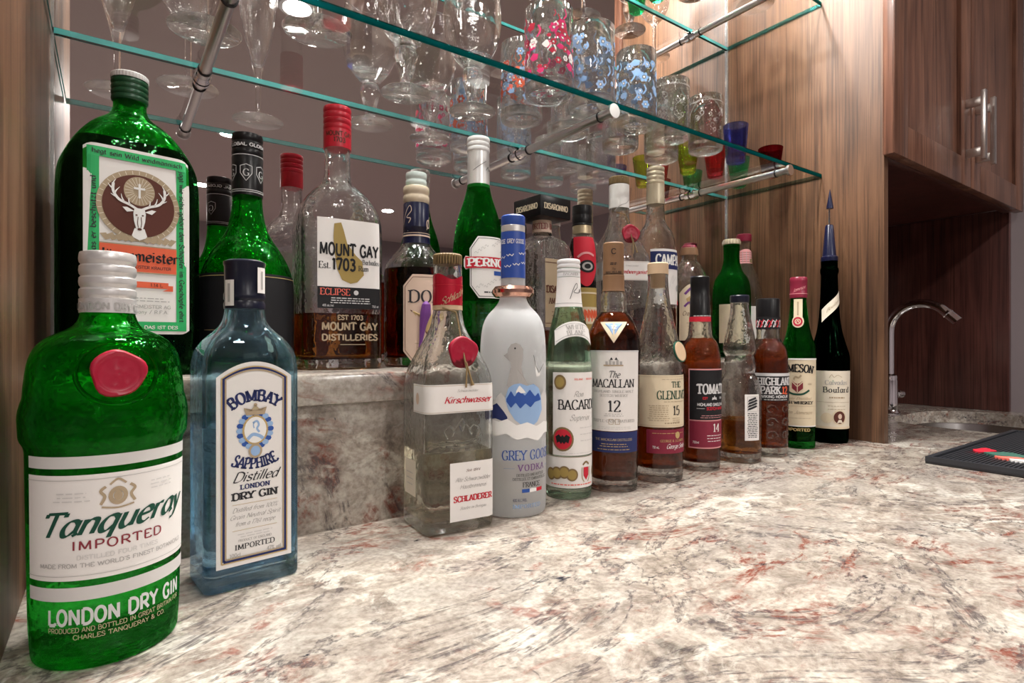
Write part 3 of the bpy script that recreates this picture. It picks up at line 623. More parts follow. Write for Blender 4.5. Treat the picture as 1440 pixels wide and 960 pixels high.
# blue gin
b = Bottle('gin_bottle', 'square shouldered blue glass gin bottle with arched white label', (.0905, .513, 0), 6,
    [(.034, .0245, .006, 0, 0), (.0365, .027, .008, .001, .004), (.0365, .027, .008, .182, .016), (.030, .0235, .011, .196, .01), (.0175, .0165, .0155, .208, .010), (.0150, .0150, .0150, .222, .004), (.0145, .0145, .0145, .250, 0)], 'bombay_blue', m=6, wall=.0032, base=.012, liquid=('gin_blue', .128))
b.cap('cap', [(.0158, .222), (.0160, .226), (.0150, .2285), (.0160, .230), (.0160, .2335), (.0152, .236), (.0155, .257), (.0162, .2585), (.0162, .261), (.013, .2625)], 'cap_navy')
for u, z0 in ((-.017, .224), (.010, .235)):
    s_ = type('s', (), dict(S=lambda self, u, z, off=0: ((.0162 + off) * math.sin(u / .0162), -(.0162 + off) * math.cos(u / .0162), z)))()
    p = Print(s_, .0004); p.rect(u - .0045, u + .0045, z0, z0 + .021, 'p_paper'); p.stroke([(u, z0 + .003), (u, z0 + .018)], .0022, 'p_grey', .0002); p.build('seal_strip', b.root)
W_ = .0285
l = b.label('front_label', -W_, W_, .019, .179, 'p_paper', hi=arch(.075)); p = Print(b)
def archframe(g, t, mat, dz):
    n = 24; us = [-W_ + g + (2 * W_ - 2 * g) * i / n for i in range(n + 1)]; top = [(u, .019 + .160 * (1 - .075 * (u / W_) ** 2) - g) for u in us]
    p.stroke([(-W_ + g, .019 + g)] + top + [(W_ - g, .019 + g), (-W_ + g, .019 + g)], t, mat, dz, smooth=False)
archframe(.0052, .0028, 'p_navy', 0); archframe(.0066, .0012, 'p_tan', .0002); archframe(.0038, .0009, 'p_gold', .0002)
p.text('BOMBAY', 0, .1475, .0088, 'p_navy', 'bold', width=.036, arc=.026); p.text('SAPPHIRE', 0, .0935, .0088, 'p_navy', 'bold', width=.038, arc=-.036)
for i in range(22):
    a = 2 * math.pi * i / 22; p.ell(.0118 * math.cos(a), .1245 + .0138 * math.sin(a), .0026, .0022, 'p_sky' if i % 2 else 'p_blue', .0001 * (i % 2), n=8)
p.ell(0, .1245, .0098, .0118, 'p_gold', .0003); p.ell(0, .1245, .0084, .0104, 'p_white', .0004)
p.stroke([(-.002, .130), (.001, .1315), (.0025, .1285), (.0012, .1255), (.003, .1225)], .0016, 'p_sky', .0005); p.stroke([(-.006, .1175), (-.002, .121), (.003, .1195), (.006, .117)], .0026, 'p_sky', .0005); p.stroke([(-.001, .126), (-.0016, .1285), (-.001, .131)], .0009, 'p_sky', .0005)
p.poly([(-.007, .1365), (-.0088, .1425), (-.0045, .1395), (0, .1445), (.0045, .1395), (.0088, .1425), (.007, .1365)], 'p_tan', .0004); p.ell(0, .1445, .0014, .0014, 'p_tan', .0004, n=10)
p.ell(0, .1078, .0052, .0058, 'p_tan', .0004); p.ell(0, .1078, .0036, .004, 'p_sky', .0005)
p.text('Distilled', 0, .0845, .0075, 'p_ink', 'script', width=.034, shear=.4, gap=.3); p.text('LONDON', 0, .0785, .0037, 'p_navy', 'bold', width=.022, gap=1.6); p.text('DRY GIN', 0, .0705, .0056, 'p_ink', 'bold', width=.034)
p.rect(-.017, .017, .0668, .0671, 'p_gold'); p.text('Distilled from 100%', 0, .0610, .0034, 'p_grey', 'script', width=.034, shear=.4, gap=.4); p.text('Grain Neutral Spirit', 0, .0555, .0034, 'p_grey', 'script', width=.038, shear=.4, gap=.4); p.text('from a 1761 recipe', 0, .050, .0034, 'p_grey', 'script', width=.030, shear=.4, gap=.4)
p.rect(-.017, .017, .0465, .0468, 'p_gold'); p.lines(0, .0430, .029, 2, .0021, 'p_lgrey', .0006, 5); p.text('PRODUCT OF ENGLAND', 0, .0375, .0018, 'p_grey', 'serif', width=.025); p.text('IMPORTED', 0, .0315, .0040, 'p_ink', 'serif', width=.030, gap=1.6)
p.text('100cl', -.015, .0262, .003, 'p_grey', 'sans', width=.008); p.text('47% vol', .0145, .0262, .003, 'p_grey', 'sans', width=.011)
p.build('lettering', l)

# square schnapps bottles: cherry on the counter, raspberry on the ledge
def schnapps(loc, rot, k, text, label, level, seal_side, cap):
    K = lambda P: [tuple(q * k for q in t) for t in P]
    b = Bottle('schnapps_bottle', label, loc, rot, K([(.036, .032, .008, 0, 0), (.0395, .0355, .010, .0015, .005), (.0395, .0355, .010, .158, .018), (.031, .029, .016, .182, .014), (.0185, .0185, .0175, .208, .012), (.0155, .0155, .0155, .228, .004), (.0152, .0152, .0152, .285, 0)]), 'clear', m=6, wall=.0032, base=.012, liquid=('pale_gold', level), group='schnapps bottles with wax seals')
    if cap == 'bronze':
        b.cap('cap', [(.0152, .277), (.0156, .278), (.0156, .287), (.014, .2885)], 'p_bronze', 60, flute=.05)
        b.label('neck_foil', -.0492, .0492, .2335, .268, 'foil_red', .0006, hi=lambda t: .9 + .07 * math.sin(9 * t) + .05 * math.sin(23 * t), step=.0015)
        p = Print(b); p.text('Schladerer', .003, .2405, .0075, 'foil_gold', 'script', width=.034, shear=.4, slope=.5, gap=.3); p.rect(-.049, .049, .2545, .2552, 'cap_red'); p.build('neck_lettering', b.root)
        b.label('foil_edge', -.0492, .0492, .2285, .2333, 'p_cork', .0005)
    else:
        b.cap('cap', K([(.0154, .276), (.0158, .277), (.0158, .2865), (.014, .288)]), 'p_bronze', 60, flute=.05)
        b.label('neck_foil', -.054, .054, .238 * k, .275 * k, 'p_paper', .0006); p = Print(b); p.stroke([(-.014, .262), (-.004, .271), (.006, .275), (.014, .283)], .0012, 'p_grey'); p.build('neck_lettering', b.root)
    zs = (.184 if cap == 'bronze' else .195) * k; us = seal_side
    mb = MB(); mb.tube([b.S(-.012, .2305 * k, .001), b.S(us * .3, .226 * k, .0018), b.S(us * .8, .215 * k, .0015), b.S(us, zs + .012, .0015), b.S(us, zs, .002), b.S(us + .001, zs - .018, .0025), b.S(us - .001, zs - .036, .003)], .001, 'p_bronze', 6)
    mb.tube([b.S(us + .001, zs - .010, .003), b.S(us + .005, zs - .028, .003), b.S(us + .0065, zs - .034, .003)], [.001, .001, .0022], 'p_bronze', 6); mb.build('seal_cord', b.root)
    wax(b, us, zs, .0165)
    l = b.label('front_label', -.068 * k, .038 * k, .1225 * k, .1515 * k, 'p_paper', step=.0015); p = Print(b)
    p.text('Schwarzwälder', .006 * k, .1435 * k, .0026, 'p_grey', 'script', width=.024, shear=.3); p.text(text, .006 * k, .1325 * k, .0065, 'p_red', 'scriptb', width=.053, shear=.35, gap=.5)
    p.frame(-.067 * k, .037 * k, .1235 * k, .1505 * k, .0004, 'p_tan'); p.ell(-.056 * k, .137 * k, .004, .006, 'p_peach'); p.build('lettering', l)
    if cap == 'bronze':
        l = b.label('lower_label', -.014, .0375, .012, .0715, 'p_paper'); p = Print(b)
        p.text('Seit 1844', .012, .0615, .0026, 'p_brown', 'script', width=.016, shear=.3); p.text('Alte Schwarzwälder', .012, .052, .0042, 'p_grey', 'script', width=.040, shear=.35, gap=.4); p.text('Hausbrennerei', .012, .0445, .0042, 'p_grey', 'script', width=.030, shear=.35, gap=.4)
        p.text('SCHLADERER', .012, .0315, .0058, 'p_red', 'bold', width=.044); p.text('Staufen im Breisgau', .012, .0232, .003, 'p_grey', 'script', width=.030, shear=.35, gap=.4); p.build('lettering', l)
        l = b.label('side_label', -.092, -.062, .035, .072, 'p_ivory'); p = Print(b); p.lines(-.077, .058, .02, 3, .006, 'p_grey', .0008, 9); p.build('lettering', l)
    # embossed crown
    mb = MB(); q = lambda pts: [b.S(u * k, z * k, .0004) for u, z in crom(pts, 4)]
    for pts in ([(-.016, .096), (-.020, .104), (-.014, .109), (-.009, .104), (-.011, .099)], [(.016, .096), (.020, .104), (.014, .109), (.009, .104), (.011, .099)], [(-.010, .103), (-.004, .110), (0, .104), (.004, .110), (.010, .103)], [(-.018, .094), (0, .0915), (.018, .094)], [(-.018, .089), (0, .0865), (.018, .089)], [(-.003, .111), (0, .1155), (.003, .111)]): mb.tube(q(pts), .0011, 'clear', 6)
    mb.build('embossed_crown', b.root)
    return b
schnapps((.2945, .5335, 0), -4, 1, 'Kirschwasser', 'clear square schnapps bottle with torn red neck foil and red wax seal', .082, .004, 'bronze')

# frosted vodka
b = Bottle('vodka_bottle', 'tall frosted vodka bottle with blue neck sleeve and copper ring', (.3815, .534, 0), -6,
    [(.034, 0, 0), (.0375, .001, .005), (.0383, .012, .01), (.0383, .196, .02), (.034, .222, .015), (.0175, .238, .01), (.0142, .250, .006), (.0138, .330, 0)], 'frost', m=10, wall=.003, base=.01, liquid=('water', .062))
b.cap('cap', [(.0136, .3285), (.0140, .3295), (.0140, .3395), (.0125, .341)], 'plastic_blue'); b.cap('neck_ring', [(.0136, .3215), (.014, .322), (.014, .3285), (.0136, .329)], 'foil_silver')
l = b.label('neck_sleeve', -.0438, .0438, .268, .3213, 'plastic_blue', .0003); p = Print(b, .0006)
for u in (-.024, -.0005, .026): p.text('GREY GOOSE', u - .003, .3075, .0046, 'p_white', 'sans', width=.021)
for i in range(22):
    u = -.030 + (i * .0173) % .062; z = .278 + ((i * 7) % 11) * .0021; p.stroke([(u - .0022, z + .0018), (u, z), (u + .0018, z + .0024)], .0009, 'p_white', smooth=False)
p.build('lettering', l)
mb = MB(); mb.lathe([(.0155, .2455), (.0215, .2465), (.0245, .2505), (.0245, .2545), (.0215, .2585), (.0155, .2595)], 'copper', 40, closed=True, flute=.0); mb.build('copper_ring', b.root)
p = Print(b, .0004)
p.band([(-.055, .126), (-.048, .136), (-.042, .130), (-.034, .139), (-.028, .133), (-.020, .132), (.014, .130), (.022, .141), (.032, .133), (.042, .139), (.055, .126)], [(-.055, .100), (.055, .100)], 'p_lgrey')
p.band([(-.055, .122), (-.048, .130), (-.044, .124), (-.038, .127), (-.030, .118), (-.026, .112)], [(-.055, .107), (-.04, .110), (-.026, .106)], 'p_navy', .0002)
p.band([(-.028, .134), (-.025, .144), (-.019, .148), (-.012, .149), (-.004, .146), (.004, .148), (.012, .143), (.016, .134), (.0175, .120)], [(-.028, .130), (-.025, .120), (-.018, .109), (-.009, .102), (.002, .101), (.010, .106), (.0175, .118)], 'p_sky', .0003)
p.band([(-.027, .132), (-.022, .141), (-.018, .134), (-.013, .144), (-.007, .135), (-.001, .142), (.006, .134), (.011, .138), (.015, .131)], [(-.027, .129), (-.022, .122), (-.017, .128), (-.012, .121), (-.006, .127), (0, .122), (.006, .128), (.015, .1295)], 'p_blue', .0005)
p.band([(-.0165, .1405), (-.013, .147), (-.009, .143), (-.006, .139)], [(-.0165, .138), (-.014, .140), (-.011, .138), (-.006, .1385)], 'p_white', .0006)
p.band([(-.055, .104), (-.045, .109), (-.036, .1065), (-.026, .110), (-.016, .103), (-.004, .106), (.008, .101), (.022, .105), (.036, .102), (.055, .104)], [(-.055, .094), (-.04, .090), (-.028, .094), (-.016, .087), (-.004, .089), (.01, .0845), (.024, .092), (.04, .090), (.055, .094)], 'p_white', .0004)
Gz = .009; G = [(u, z + Gz) for u, z in ((-.030, .1705), (-.0258, .1735), (-.025, .178), (-.0215, .1830), (-.0165, .1845), (-.0115, .1825), (-.0085, .177), (-.0090, .168), (-.0105, .158), (-.008, .147), (-.002, .137), (-.012, .131), (-.024, .132), (-.0265, .138), (-.0245, .148), (-.0220, .158), (-.0225, .165), (-.026, .1685))]
p.poly(G, 'p_grey', .0001, (-.017, .158 + Gz)); p.ell(-.0175, .1785 + Gz, .0010, .0010, 'p_black', .0006, n=10)
p.poly([(.004, .180), (.007, .168), (.012, .160), (.021, .170), (.015, .162), (.014, .157), (.008, .156)], 'p_white', .0004, (.0115, .160)); p.stroke([(.004, .180), (.007, .168), (.012, .160), (.021, .170)], .0006, 'p_ink', .0006, smooth=False)
p.build('mountain_print', b.root)
p = Print(b, .0009); p.text('GREY GOOSE', .001, .0645, .0105, 'p_blue', 'serif', width=.066); p.text('VODKA', .003, .0525, .0068, 'p_purple', 'serif', width=.034, gap=3)
p.rect(-.030, -.018, .0552, .0555, 'p_sky'); p.rect(.024, .036, .0552, .0555, 'p_sky'); p.text('DISTILLED AND BOTTLED', .002, .0465, .0028, 'p_ink', 'serif', width=.036); p.text('DISTILLEE ET EMBOUTEILLEE', .002, .0422, .0028, 'p_ink', 'serif', width=.044); p.text('FRANCE', .002, .0345, .0052, 'p_ink', 'serif', width=.022)
for i, c in enumerate(('p_blue', 'p_white', 'p_red')): p.rect(-.010 + i * .009, -.001 + i * .009, .0285, .0325, c)
p.text('40% ALC./VOL.', -.012, .019, .0030, 'p_navy', 'serif', width=.016); p.text('IMPORTED', -.003, .0115, .0042, 'p_sky', 'serif', width=.034, gap=2); p.build('lettering', b.root)

# white rum
b = Bottle('rum_bottle', 'slim pale green white rum bottle with white cap and round bat emblem', (.4755, .5435, 0), -21,
    [(.025, 0, 0), (.0285, .0012, .004), (.0290, .012, .006), (.0290, .178, .022), (.0245, .210, .03), (.0165, .240, .01), (.0145, .270, .004), (.0142, .292, 0)], 'green_pale', m=9, base=.012, liquid=('water', .170))
b.cap('cap', [(.0148, .2765), (.0148, .282)] + ridges(.0149, .282, .2985, 3, .001), 'plastic_white')
s_ = type('s', (), dict(S=lambda self, u, z, off=0: ((.0149 + off) * math.sin(u / .0149), -(.0149 + off) * math.cos(u / .0149), z)))()
p = Print(s_, .0004); p.text('BACARDI', -.002, .2783, .003, 'p_grey', 'serif', width=.02); p.build('cap_lettering', b.root)
l = b.label('neck_label', -.046, .046, .2385, .276, 'p_paper', .0005); p = Print(b); p.rect(-.048, .048, .2425, .2433, 'p_grey'); p.stroke([(-.004, .248), (.001, .262), (.005, .268), (.006, .263), (.001, .257), (.008, .256), (.010, .261), (.011, .257), (.015, .264), (.018, .268)], .0007, 'p_ink'); p.build('signature', l)
l = b.label('arched_label', -.027, .027, .190, .220, 'p_paper', .0012, lo=lambda t: .38 - 1.52 * (t - .5) ** 2, hi=lambda t: 1 - 1.5 * (t - .5) ** 2); p = Print(b, .0019)
p.text('WHITE', .001, .2105, .0055, 'p_grey', 'serif', width=.022, arc=.06); p.text('BLANC', .001, .2035, .0055, 'p_grey', 'serif', width=.022, arc=.06); p.stroke([(-.025, .1945), (-.012, .2015), (0, .2035), (.012, .2015), (.025, .1945)], .0008, 'p_grey'); p.stroke([(-.025, .209), (-.012, .2155), (0, .2178), (.012, .2155), (.025, .209)], .0008, 'p_grey'); p.build('lettering', l)
l = b.label('front_label', -.031, .042, .055, .157, 'p_paper'); p = Print(b)
p.ell(-.021, .145, .0078, .0092, 'p_bronze'); p.ell(-.021, .145, .0055, .0066, 'p_ochre', .0002); p.text('Ron', .002, .127, .0068, 'p_grey', 'script', width=.012, shear=.4); p.text('BACARDI', .004, .1115, .0118, 'p_black', 'serif', width=.054); p.text('Superior', .005, .098, .0072, 'p_grey', 'script', width=.028, shear=.45)
p.ell(-.0175, .075, .0135, .0150, 'p_bronze'); p.ell(-.0175, .075, .0112, .0125, 'p_red', .0002); p.poly([(-.0265, .078), (-.022, .081), (-.0195, .078), (-.0175, .0805), (-.0155, .078), (-.013, .081), (-.0085, .078), (-.0105, .070), (-.0135, .072), (-.0155, .069), (-.0175, .0715), (-.0195, .069), (-.0215, .072), (-.0245, .070)], 'p_black', .0004)
p.text('RUM - RHUM', .012, .1475, .0022, 'p_salmon', 'serif', width=.03); p.lines(.018, .0885, .03, 3, .008, 'p_lgrey', .0009, 6); p.lines(.004, .0575, .06, 1, .002, 'p_lgrey', .0006, 8); p.build('lettering', l)
l = b.label('base_label', -.05, .042, .015, .0535, 'p_paper'); p = Print(b); p.rect(-.05, .042, .0528, .0534, 'p_bronze')
for i, (u, z) in enumerate(((-.034, .031), (-.025, .033), (-.0155, .0345), (-.006, .0315))): p.ell(u, z, .0072, .0078, 'p_bronze', .0001 * i); p.ell(u, z, .0052, .0058, 'p_ochre', .0001 * i + .0003)
p.poly([(.009, .040), (.017, .040), (.017, .030), (.013, .024), (.009, .030)], 'p_red', .0002); p.stroke([(.008, .043), (.013, .0465), (.018, .043)], .0022, 'p_bronze'); p.stroke([(.007, .040), (.007, .028), (.010, .022)], .0014, 'p_tan'); p.stroke([(.019, .040), (.019, .028), (.016, .022)], .0014, 'p_tan'); p.ell(.033, .033, .0065, .0075, 'p_bronze')
p.lines(-.004, .0185, .07, 1, .003, 'p_salmon', .0014, 7); p.build('lettering', l)

# single malt, brown foil
b = Bottle('whisky_bottle', 'broad shouldered whisky bottle with brown foil neck and white label over navy strip', (.549, .5365, 0), -45,
    [(.028, 0, 0), (.0312, .001, .004), (.0318, .01, .005), (.0357, .190, .008), (.0345, .205, .010), (.0235, .228, .010), (.0172, .2345, .005), (.0165, .258, .004), (.0140, .262, .002), (.0135, .320, 0)], 'clear', m=9, base=.014, liquid=('amber', .2335))
b.cap('foil_sleeve', [(.0152, .262), (.0143, .266), (.0143, .283), (.0138, .2835), (.0138, .3255), (.0125, .327)], 'p_foil_brown')
s_ = type('s', (), dict(S=lambda self, u, z, off=0: ((.0143 + off) * math.sin(u / .0143), -(.0143 + off) * math.cos(u / .0143), z)))()
p = Print(s_, .0003); p.text('C', 0, .3105, .007, 'p_black', 'sans', width=.006); p.text('MACALLAN', 0, .285, .003, 'p_black', 'serif', width=.022); p.text('The', 0, .2895, .0026, 'p_black', 'script', shear=.3); p.lines(0, .298, .010, 2, .0018, 'p_black', .001, 3); p.build('neck_lettering', b.root)
l = b.label('shoulder_label', -.0165, .0165, .193, .2205, 'p_cream', .0022, lo=lambda t: max(.0, 2 * abs(t - .5)) * .96, hi=lambda t: 1, nv=10, step=.0015); p = Print(b, .003)
for s in (-1, 1): p.poly([(s * .001, .2185), (s * .0105, .2185), (s * .001, .2035)], 'p_sky')
p.text('12', 0, .2115, .0045, 'p_white', 'sansb', width=.006, dz=.0004); p.build('emblem', l)
l = b.label('front_label', -.042, .038, .0795, .1835, 'p_paper'); p = Print(b); p.rect(-.042, .038, .1815, .1835, 'p_silver')
for i in range(5): p.rect(-.0105 + i * .0045, -.0075 + i * .0045, .165, .1695 + .002 * (i % 2), 'p_grey')
p.rect(-.013, .012, .1635, .1652, 'p_tan'); p.poly([(-.005, .1715), (-.003, .175), (-.001, .1715)], 'p_ink'); p.poly([(.001, .1715), (.003, .175), (.005, .1715)], 'p_ink')
p.text('The', 0, .1485, .0085, 'p_ink', 'script', width=.014, shear=.35); p.text('MACALLAN', -.001, .136, .0105, 'p_ink', 'serif', width=.058, gap=.6); p.text('HIGHLAND SINGLE MALT', 0, .1292, .0032, 'p_grey', 'serif', width=.054); p.text('SCOTCH WHISKY', 0, .124, .0032, 'p_grey', 'serif', width=.036)
p.text('12', .0005, .105, .0140, 'p_ink', 'serif', width=.0155); p.lines(0, .1015, .026, 2, .0025, 'p_grey', .0007, 4); p.text('TRIPLE CASK MATURED', 0, .091, .0036, 'p_grey', 'serif', width=.058); p.frame(-.0065, -.0005, .0885, .0955, .0006, 'p_tan'); p.frame(.0015, .0075, .0885, .0955, .0006, 'p_tan'); p.lines(0, .0845, .05, 2, .0022, 'p_lgrey', .0006, 5); p.build('lettering', l)
l = b.label('navy_strip', -.042, .037, .052, .0785, 'p_navy'); p = Print(b); p.text('THE MACALLAN DISTILLERS', 0, .0672, .003, 'p_tan', 'serif', width=.05); p.lines(0, .0625, .04, 2, .003, 'p_gold', .0008, 8); p.lines(0, .0555, .05, 1, .003, 'p_gold', .0008, 9); p.build('lettering', l)

# single malt, corked, cream label
b = Bottle('whisky_bottle', 'clear whisky bottle with pale wood stopper, round medallion and cream label', (.640, .5375, 0), -12,
    [(.031, 0, 0), (.0345, .001, .004), (.0350, .012, .006), (.0350, .145, .014), (.0335, .165, .012), (.029, .195, .02), (.0185, .240, .02), (.0150, .268, .01), (.0140, .288, .003), (.0146, .291, 0)], 'clear', m=9, base=.018, liquid=('amber', .112))
b.cap('stopper', [(.0100, .272), (.0105, .291), (.0148, .2912), (.0148, .306), (.0135, .3075)], 'p_cork')
mb = MB(); mb.lathe([(.0005, -.0016), (.0135, -.0016), (.0145, 0), (.0135, .0016), (.0005, .0016)], 'p_cork', 28); md = mb.build('medallion', b.root)
x, y, z = b.S(.012, .181, .003); md.location = (x, y, z); md.rotation_euler = (R_(76), 0, R_(22))
mb = MB(); mb.lathe([(.0136, -.0012), (.0152, -.0012), (.0152, .0012), (.0136, .0012)], 'p_dgreen', 28, closed=True); mb.build('rim', md)
l = b.label('front_label', -.052, .036, .0765, .1485, 'p_cream'); p = Print(b)
p.frame(-.0505, .0345, .0785, .1465, .0004, 'p_tan'); p.text('THE', .004, .1315, .0080, 'p_dgreen', 'serif', width=.016); p.text('GLENLIVET', .003, .1155, .0115, 'p_dgreen', 'serif', width=.055); p.lines(.003, .1115, .045, 1, .003, 'p_tan', .0008, 3); p.text('15', .004, .0935, .0125, 'p_black', 'serif', width=.0115)
p.lines(-.022, .106, .032, 8, .0029, 'p_tan', .0009, 7); p.lines(.004, .0885, .014, 3, .0026, 'p_tan', .0008, 2); p.lines(-.002, .0815, .03, 1, .003, 'p_tan', .0018, 4); p.lines(.004, .1425, .05, 1, .002, 'p_tan', .0006, 12); p.build('lettering', l)
l = b.label('red_label', -.039, .036, .0405, .0735, 'p_burgundy'); p = Print(b); p.ell(.006, .0655, .0042, .0048, 'p_gold'); p.lines(-.006, .068, .05, 1, .003, 'p_gold', .0008, 2); p.text('GEORGE & J.G.SMITH', .0, .0565, .0032, 'p_gold', 'serif', width=.04); p.text('750 mL', -.026, .0475, .0032, 'p_white', 'sans', width=.009)
p.text('George Smith', .005, .0475, .0062, 'p_white', 'script', width=.034, shear=.45, gap=.2); p.build('lettering', l)

# single malt, black capsule
b = Bottle('whisky_bottle', 'amber whisky bottle with black capsule, red band and black and burgundy label', (.743, .5415, 0), -23,
    [(.0265, 0, 0), (.0292, .001, .004), (.0298, .01, .006), (.0308, .170, .016), (.0265, .192, .012), (.0180, .2015, .006), (.0158, .226, .006), (.0140, .240, .004), (.0138, .290, 0)], 'clear', m=9, base=.012, liquid=('amber', .2))
b.cap('capsule', [(.0158, .2325), (.0152, .236), (.0148, .262), (.0142, .263), (.0142, .283), (.0145, .284), (.0145, .294), (.013, .2955)], 'plastic_black')
b.cap('red_band', [(.0162, .2255), (.0160, .2325), (.0156, .233)], 'p_red'); p = Print(type('s', (), dict(S=lambda self, u, z, off=0: ((.0160 + off) * math.sin(u / .016), -(.016 + off) * math.cos(u / .016), z)))(), .0003); p.lines(0, .2335, .045, 1, .002, 'p_silver', .0013, 3); p.build('band_lettering', b.root)
l = b.label('front_label', -.0335, .0385, .0345, .154, 'p_pink'); p = Print(b); p.rect(-.0315, .0385, .0775, .152, 'p_black', .0001); p.rect(-.0315, .0385, .0365, .0755, 'p_burgundy', .0001); p.off += .0003
p.text('TOMATIN', .007, .1165, .0145, 'p_silver', 'bold', width=.055); p.text('EST', -.009, .1085, .0032, 'p_red', 'sansb', width=.007); p.text('1897', .020, .1085, .0032, 'p_silver', 'sans', width=.008); p.poly([(.001, .1075), (.002, .1115), (.004, .1105), (.0055, .1145), (.007, .1105), (.009, .1115), (.010, .1075)], 'p_silver')
p.text('HIGHLAND SINGLE MALT', .005, .0985, .0042, 'p_silver', 'sansb', width=.050); p.text('SCOTCH WHISKY', .010, .0925, .0042, 'p_red', 'sansb', width=.034); p.rect(-.021, -.010, .0943, .0949, 'p_silver'); p.lines(.005, .0835, .042, 2, .003, 'p_pink', .0008, 5)
p.text('14', .0095, .0595, .0120, 'p_paper', 'serif', width=.0125); p.lines(.008, .0535, .030, 3, .0042, 'p_paper', .001, 6); p.text('750ml', -.022, .042, .0034, 'p_paper', 'sans', width=.009); p.build('lettering', l)

# curvy clear bottle
b = Bottle('whisky_bottle', 'curvy clear bottle with ringed neck, navy cap and narrow white side label', (.846, .5395, 0), -24,
    [(.030, 0, 0), (.0330, .001, .004), (.0336, .012, .006), (.0336, .112, .012), (.0305, .130, .008), (.0225, .1425, .003), (.0235, .147, .003), (.0258, .155, .005), (.0235, .164, .003), (.0222, .172, .003), (.0262, .179, .005), (.0262, .188, .008), (.0195, .222, .02), (.0150, .243, .008), (.0143, .262, 0)], 'clear', m=9, base=.014, liquid=('amber_pale', .068))
b.cap('cap', [(.0140, .259), (.0150, .2605), (.0150, .2695), (.0138, .2712)], 'cap_navy')
l = b.label('front_label', -.012, .014, .037, .1105, 'p_paper'); p = Print(b); p.frame(-.008, .010, .083, .107, .0005, 'p_grey')
for i in range(44): u, z = -.0055 + (i * .0047) % .013, .086 + (i * .00613) % .018; p.stroke([(u - .002, z - .001), (u, z + .0025), (u + .0018, z)], .0011, 'p_ink')
p.lines(.001, .0795, .02, 14, .0029, 'p_ink', .0012, 11); p.build('lettering', l)
l = b.label('back_label', -.098, -.064, .072, .108, 'p_paper')

# dark whisky, patterned band
b = Bottle('whisky_bottle', 'stout embossed whisky bottle with wide black cap and red patterned neck band', (.931, .5395, 0), -40,
    [(.029, 0, 0), (.0315, .001, .004), (.0322, .012, .006), (.0330, .150, .02), (.0305, .182, .014), (.0215, .196, .005), (.0185, .202, .003), (.0185, .262, 0)], 'clear', m=9, base=.014, liquid=('amber', .199))
b.cap('cap', [(.0193, .237), (.0193, .266), (.0185, .2685), (.0165, .2695)], 'plastic_black')
l = b.label('neck_band', -.0605, .0605, .2165, .2368, 'p_black', .0008); p = Print(b, .0012)
for i in range(16):
    u = -.05 + i * .0068; c = ('p_red', 'p_silver')[i % 2]; p.stroke([(u, .220), (u + .004, .231), (u + .008, .224), (u + .004, .220), (u + .010, .233)], .0013, c)
p.build('pattern', l)
l = b.label('front_label', -.044, .040, .0945, .1415, 'p_black'); p = Print(b); p.rect(-.044, .040, .1365, .1415, 'p_silver'); p.text('HIGHLAND', .003, .1215, .0125, 'p_silver', 'bold', width=.062); p.text('PARK', -.007, .1065, .0125, 'p_silver', 'bold', width=.032); p.text('12', .0175, .1065, .0120, 'p_orange', 'bold', width=.011); p.text('VIKING HONOUR', .002, .0998, .0045, 'p_silver', 'sansb', width=.045); p.lines(.003, .0962, .05, 1, .003, 'p_lgrey', .0013, 3); p.build('lettering', l)
mb = MB()
for i in range(9):
    u0, z0 = -.032 + (i % 3) * .026, .025 + (i // 3) * .022
    mb.tube([b.S(u0 + .011 * math.cos(t * .9) * (1 - t / 9), z0 + .011 + .010 * math.sin(t * .9) * (1 - t / 9), .0003) for t in range(9)], .0011, 'clear', 6)
mb.build('embossed_scrolls', b.root)

# irish whiskey
b = Bottle('whiskey_bottle', 'green whiskey bottle with burgundy cap and cream label bearing a crest', (1.040, .543, 0), -66,
    [(.0245, 0, 0), (.0275, .001, .004), (.0280, .010, .006), (.0292, .172, .010), (.0290, .186, .012), (.0215, .206, .012), (.0178, .226, .012), (.0132, .268, .004), (.0130, .300, 0)], 'green_deep', m=9, base=.012, liquid=('amber', .055))
b.cap('cap', [(.0146, .2755), (.0149, .2765), (.0149, .284), (.0146, .285), (.0146, .304), (.0149, .305), (.0149, .312), (.0135, .314)], 'cap_maroon')
p = Print(type('s', (), dict(S=lambda self, u, z, off=0: ((.0149 + off) * math.sin(u / .0149), -(.0149 + off) * math.cos(u / .0149), z)))(), .0004); p.text('Jameson', .002, .289, .006, 'p_pink', 'script', width=.022, shear=.4, slope=.35); p.rect(-.03, .03, .2825, .2835, 'p_pink'); p.build('cap_lettering', b.root)
l = b.label('neck_label', -.007, .0075, .231, .273, 'p_cream', .0006); p = Print(b, .0010); p.stroke([(0, .268), (0, .243)], .0025, 'p_tan'); p.build('lettering', l)
b.label('neck_seal', -.0095, .010, .2205, .2425, 'p_cream', .0012, lo=lambda t: .5 - math.sqrt(max(0, .25 - (t - .5) ** 2)), hi=lambda t: .5 + math.sqrt(max(0, .25 - (t - .5) ** 2)), step=.001); p = Print(b, .0018); p.ell(0, .2315, .0075, .0085, 'p_wax'); p.ell(0, .2315, .0045, .005, 'p_cream', .0003, .75); p.stroke([(-.002, .229), (0, .234), (.002, .229)], .0009, 'p_cream', .0003); p.build('seal_print', b.root)
l = b.label('front_label', -.040, .040, .0405, .1645, 'p_cream'); p = Print(b); p.rect(-.04, .04, .1615, .1645, 'p_paper'); p.rect(-.04, .04, .0405, .0425, 'p_paper'); p.text('JAMESON', -.001, .140, .0135, 'p_black', 'bold', width=.056, arc=.12)
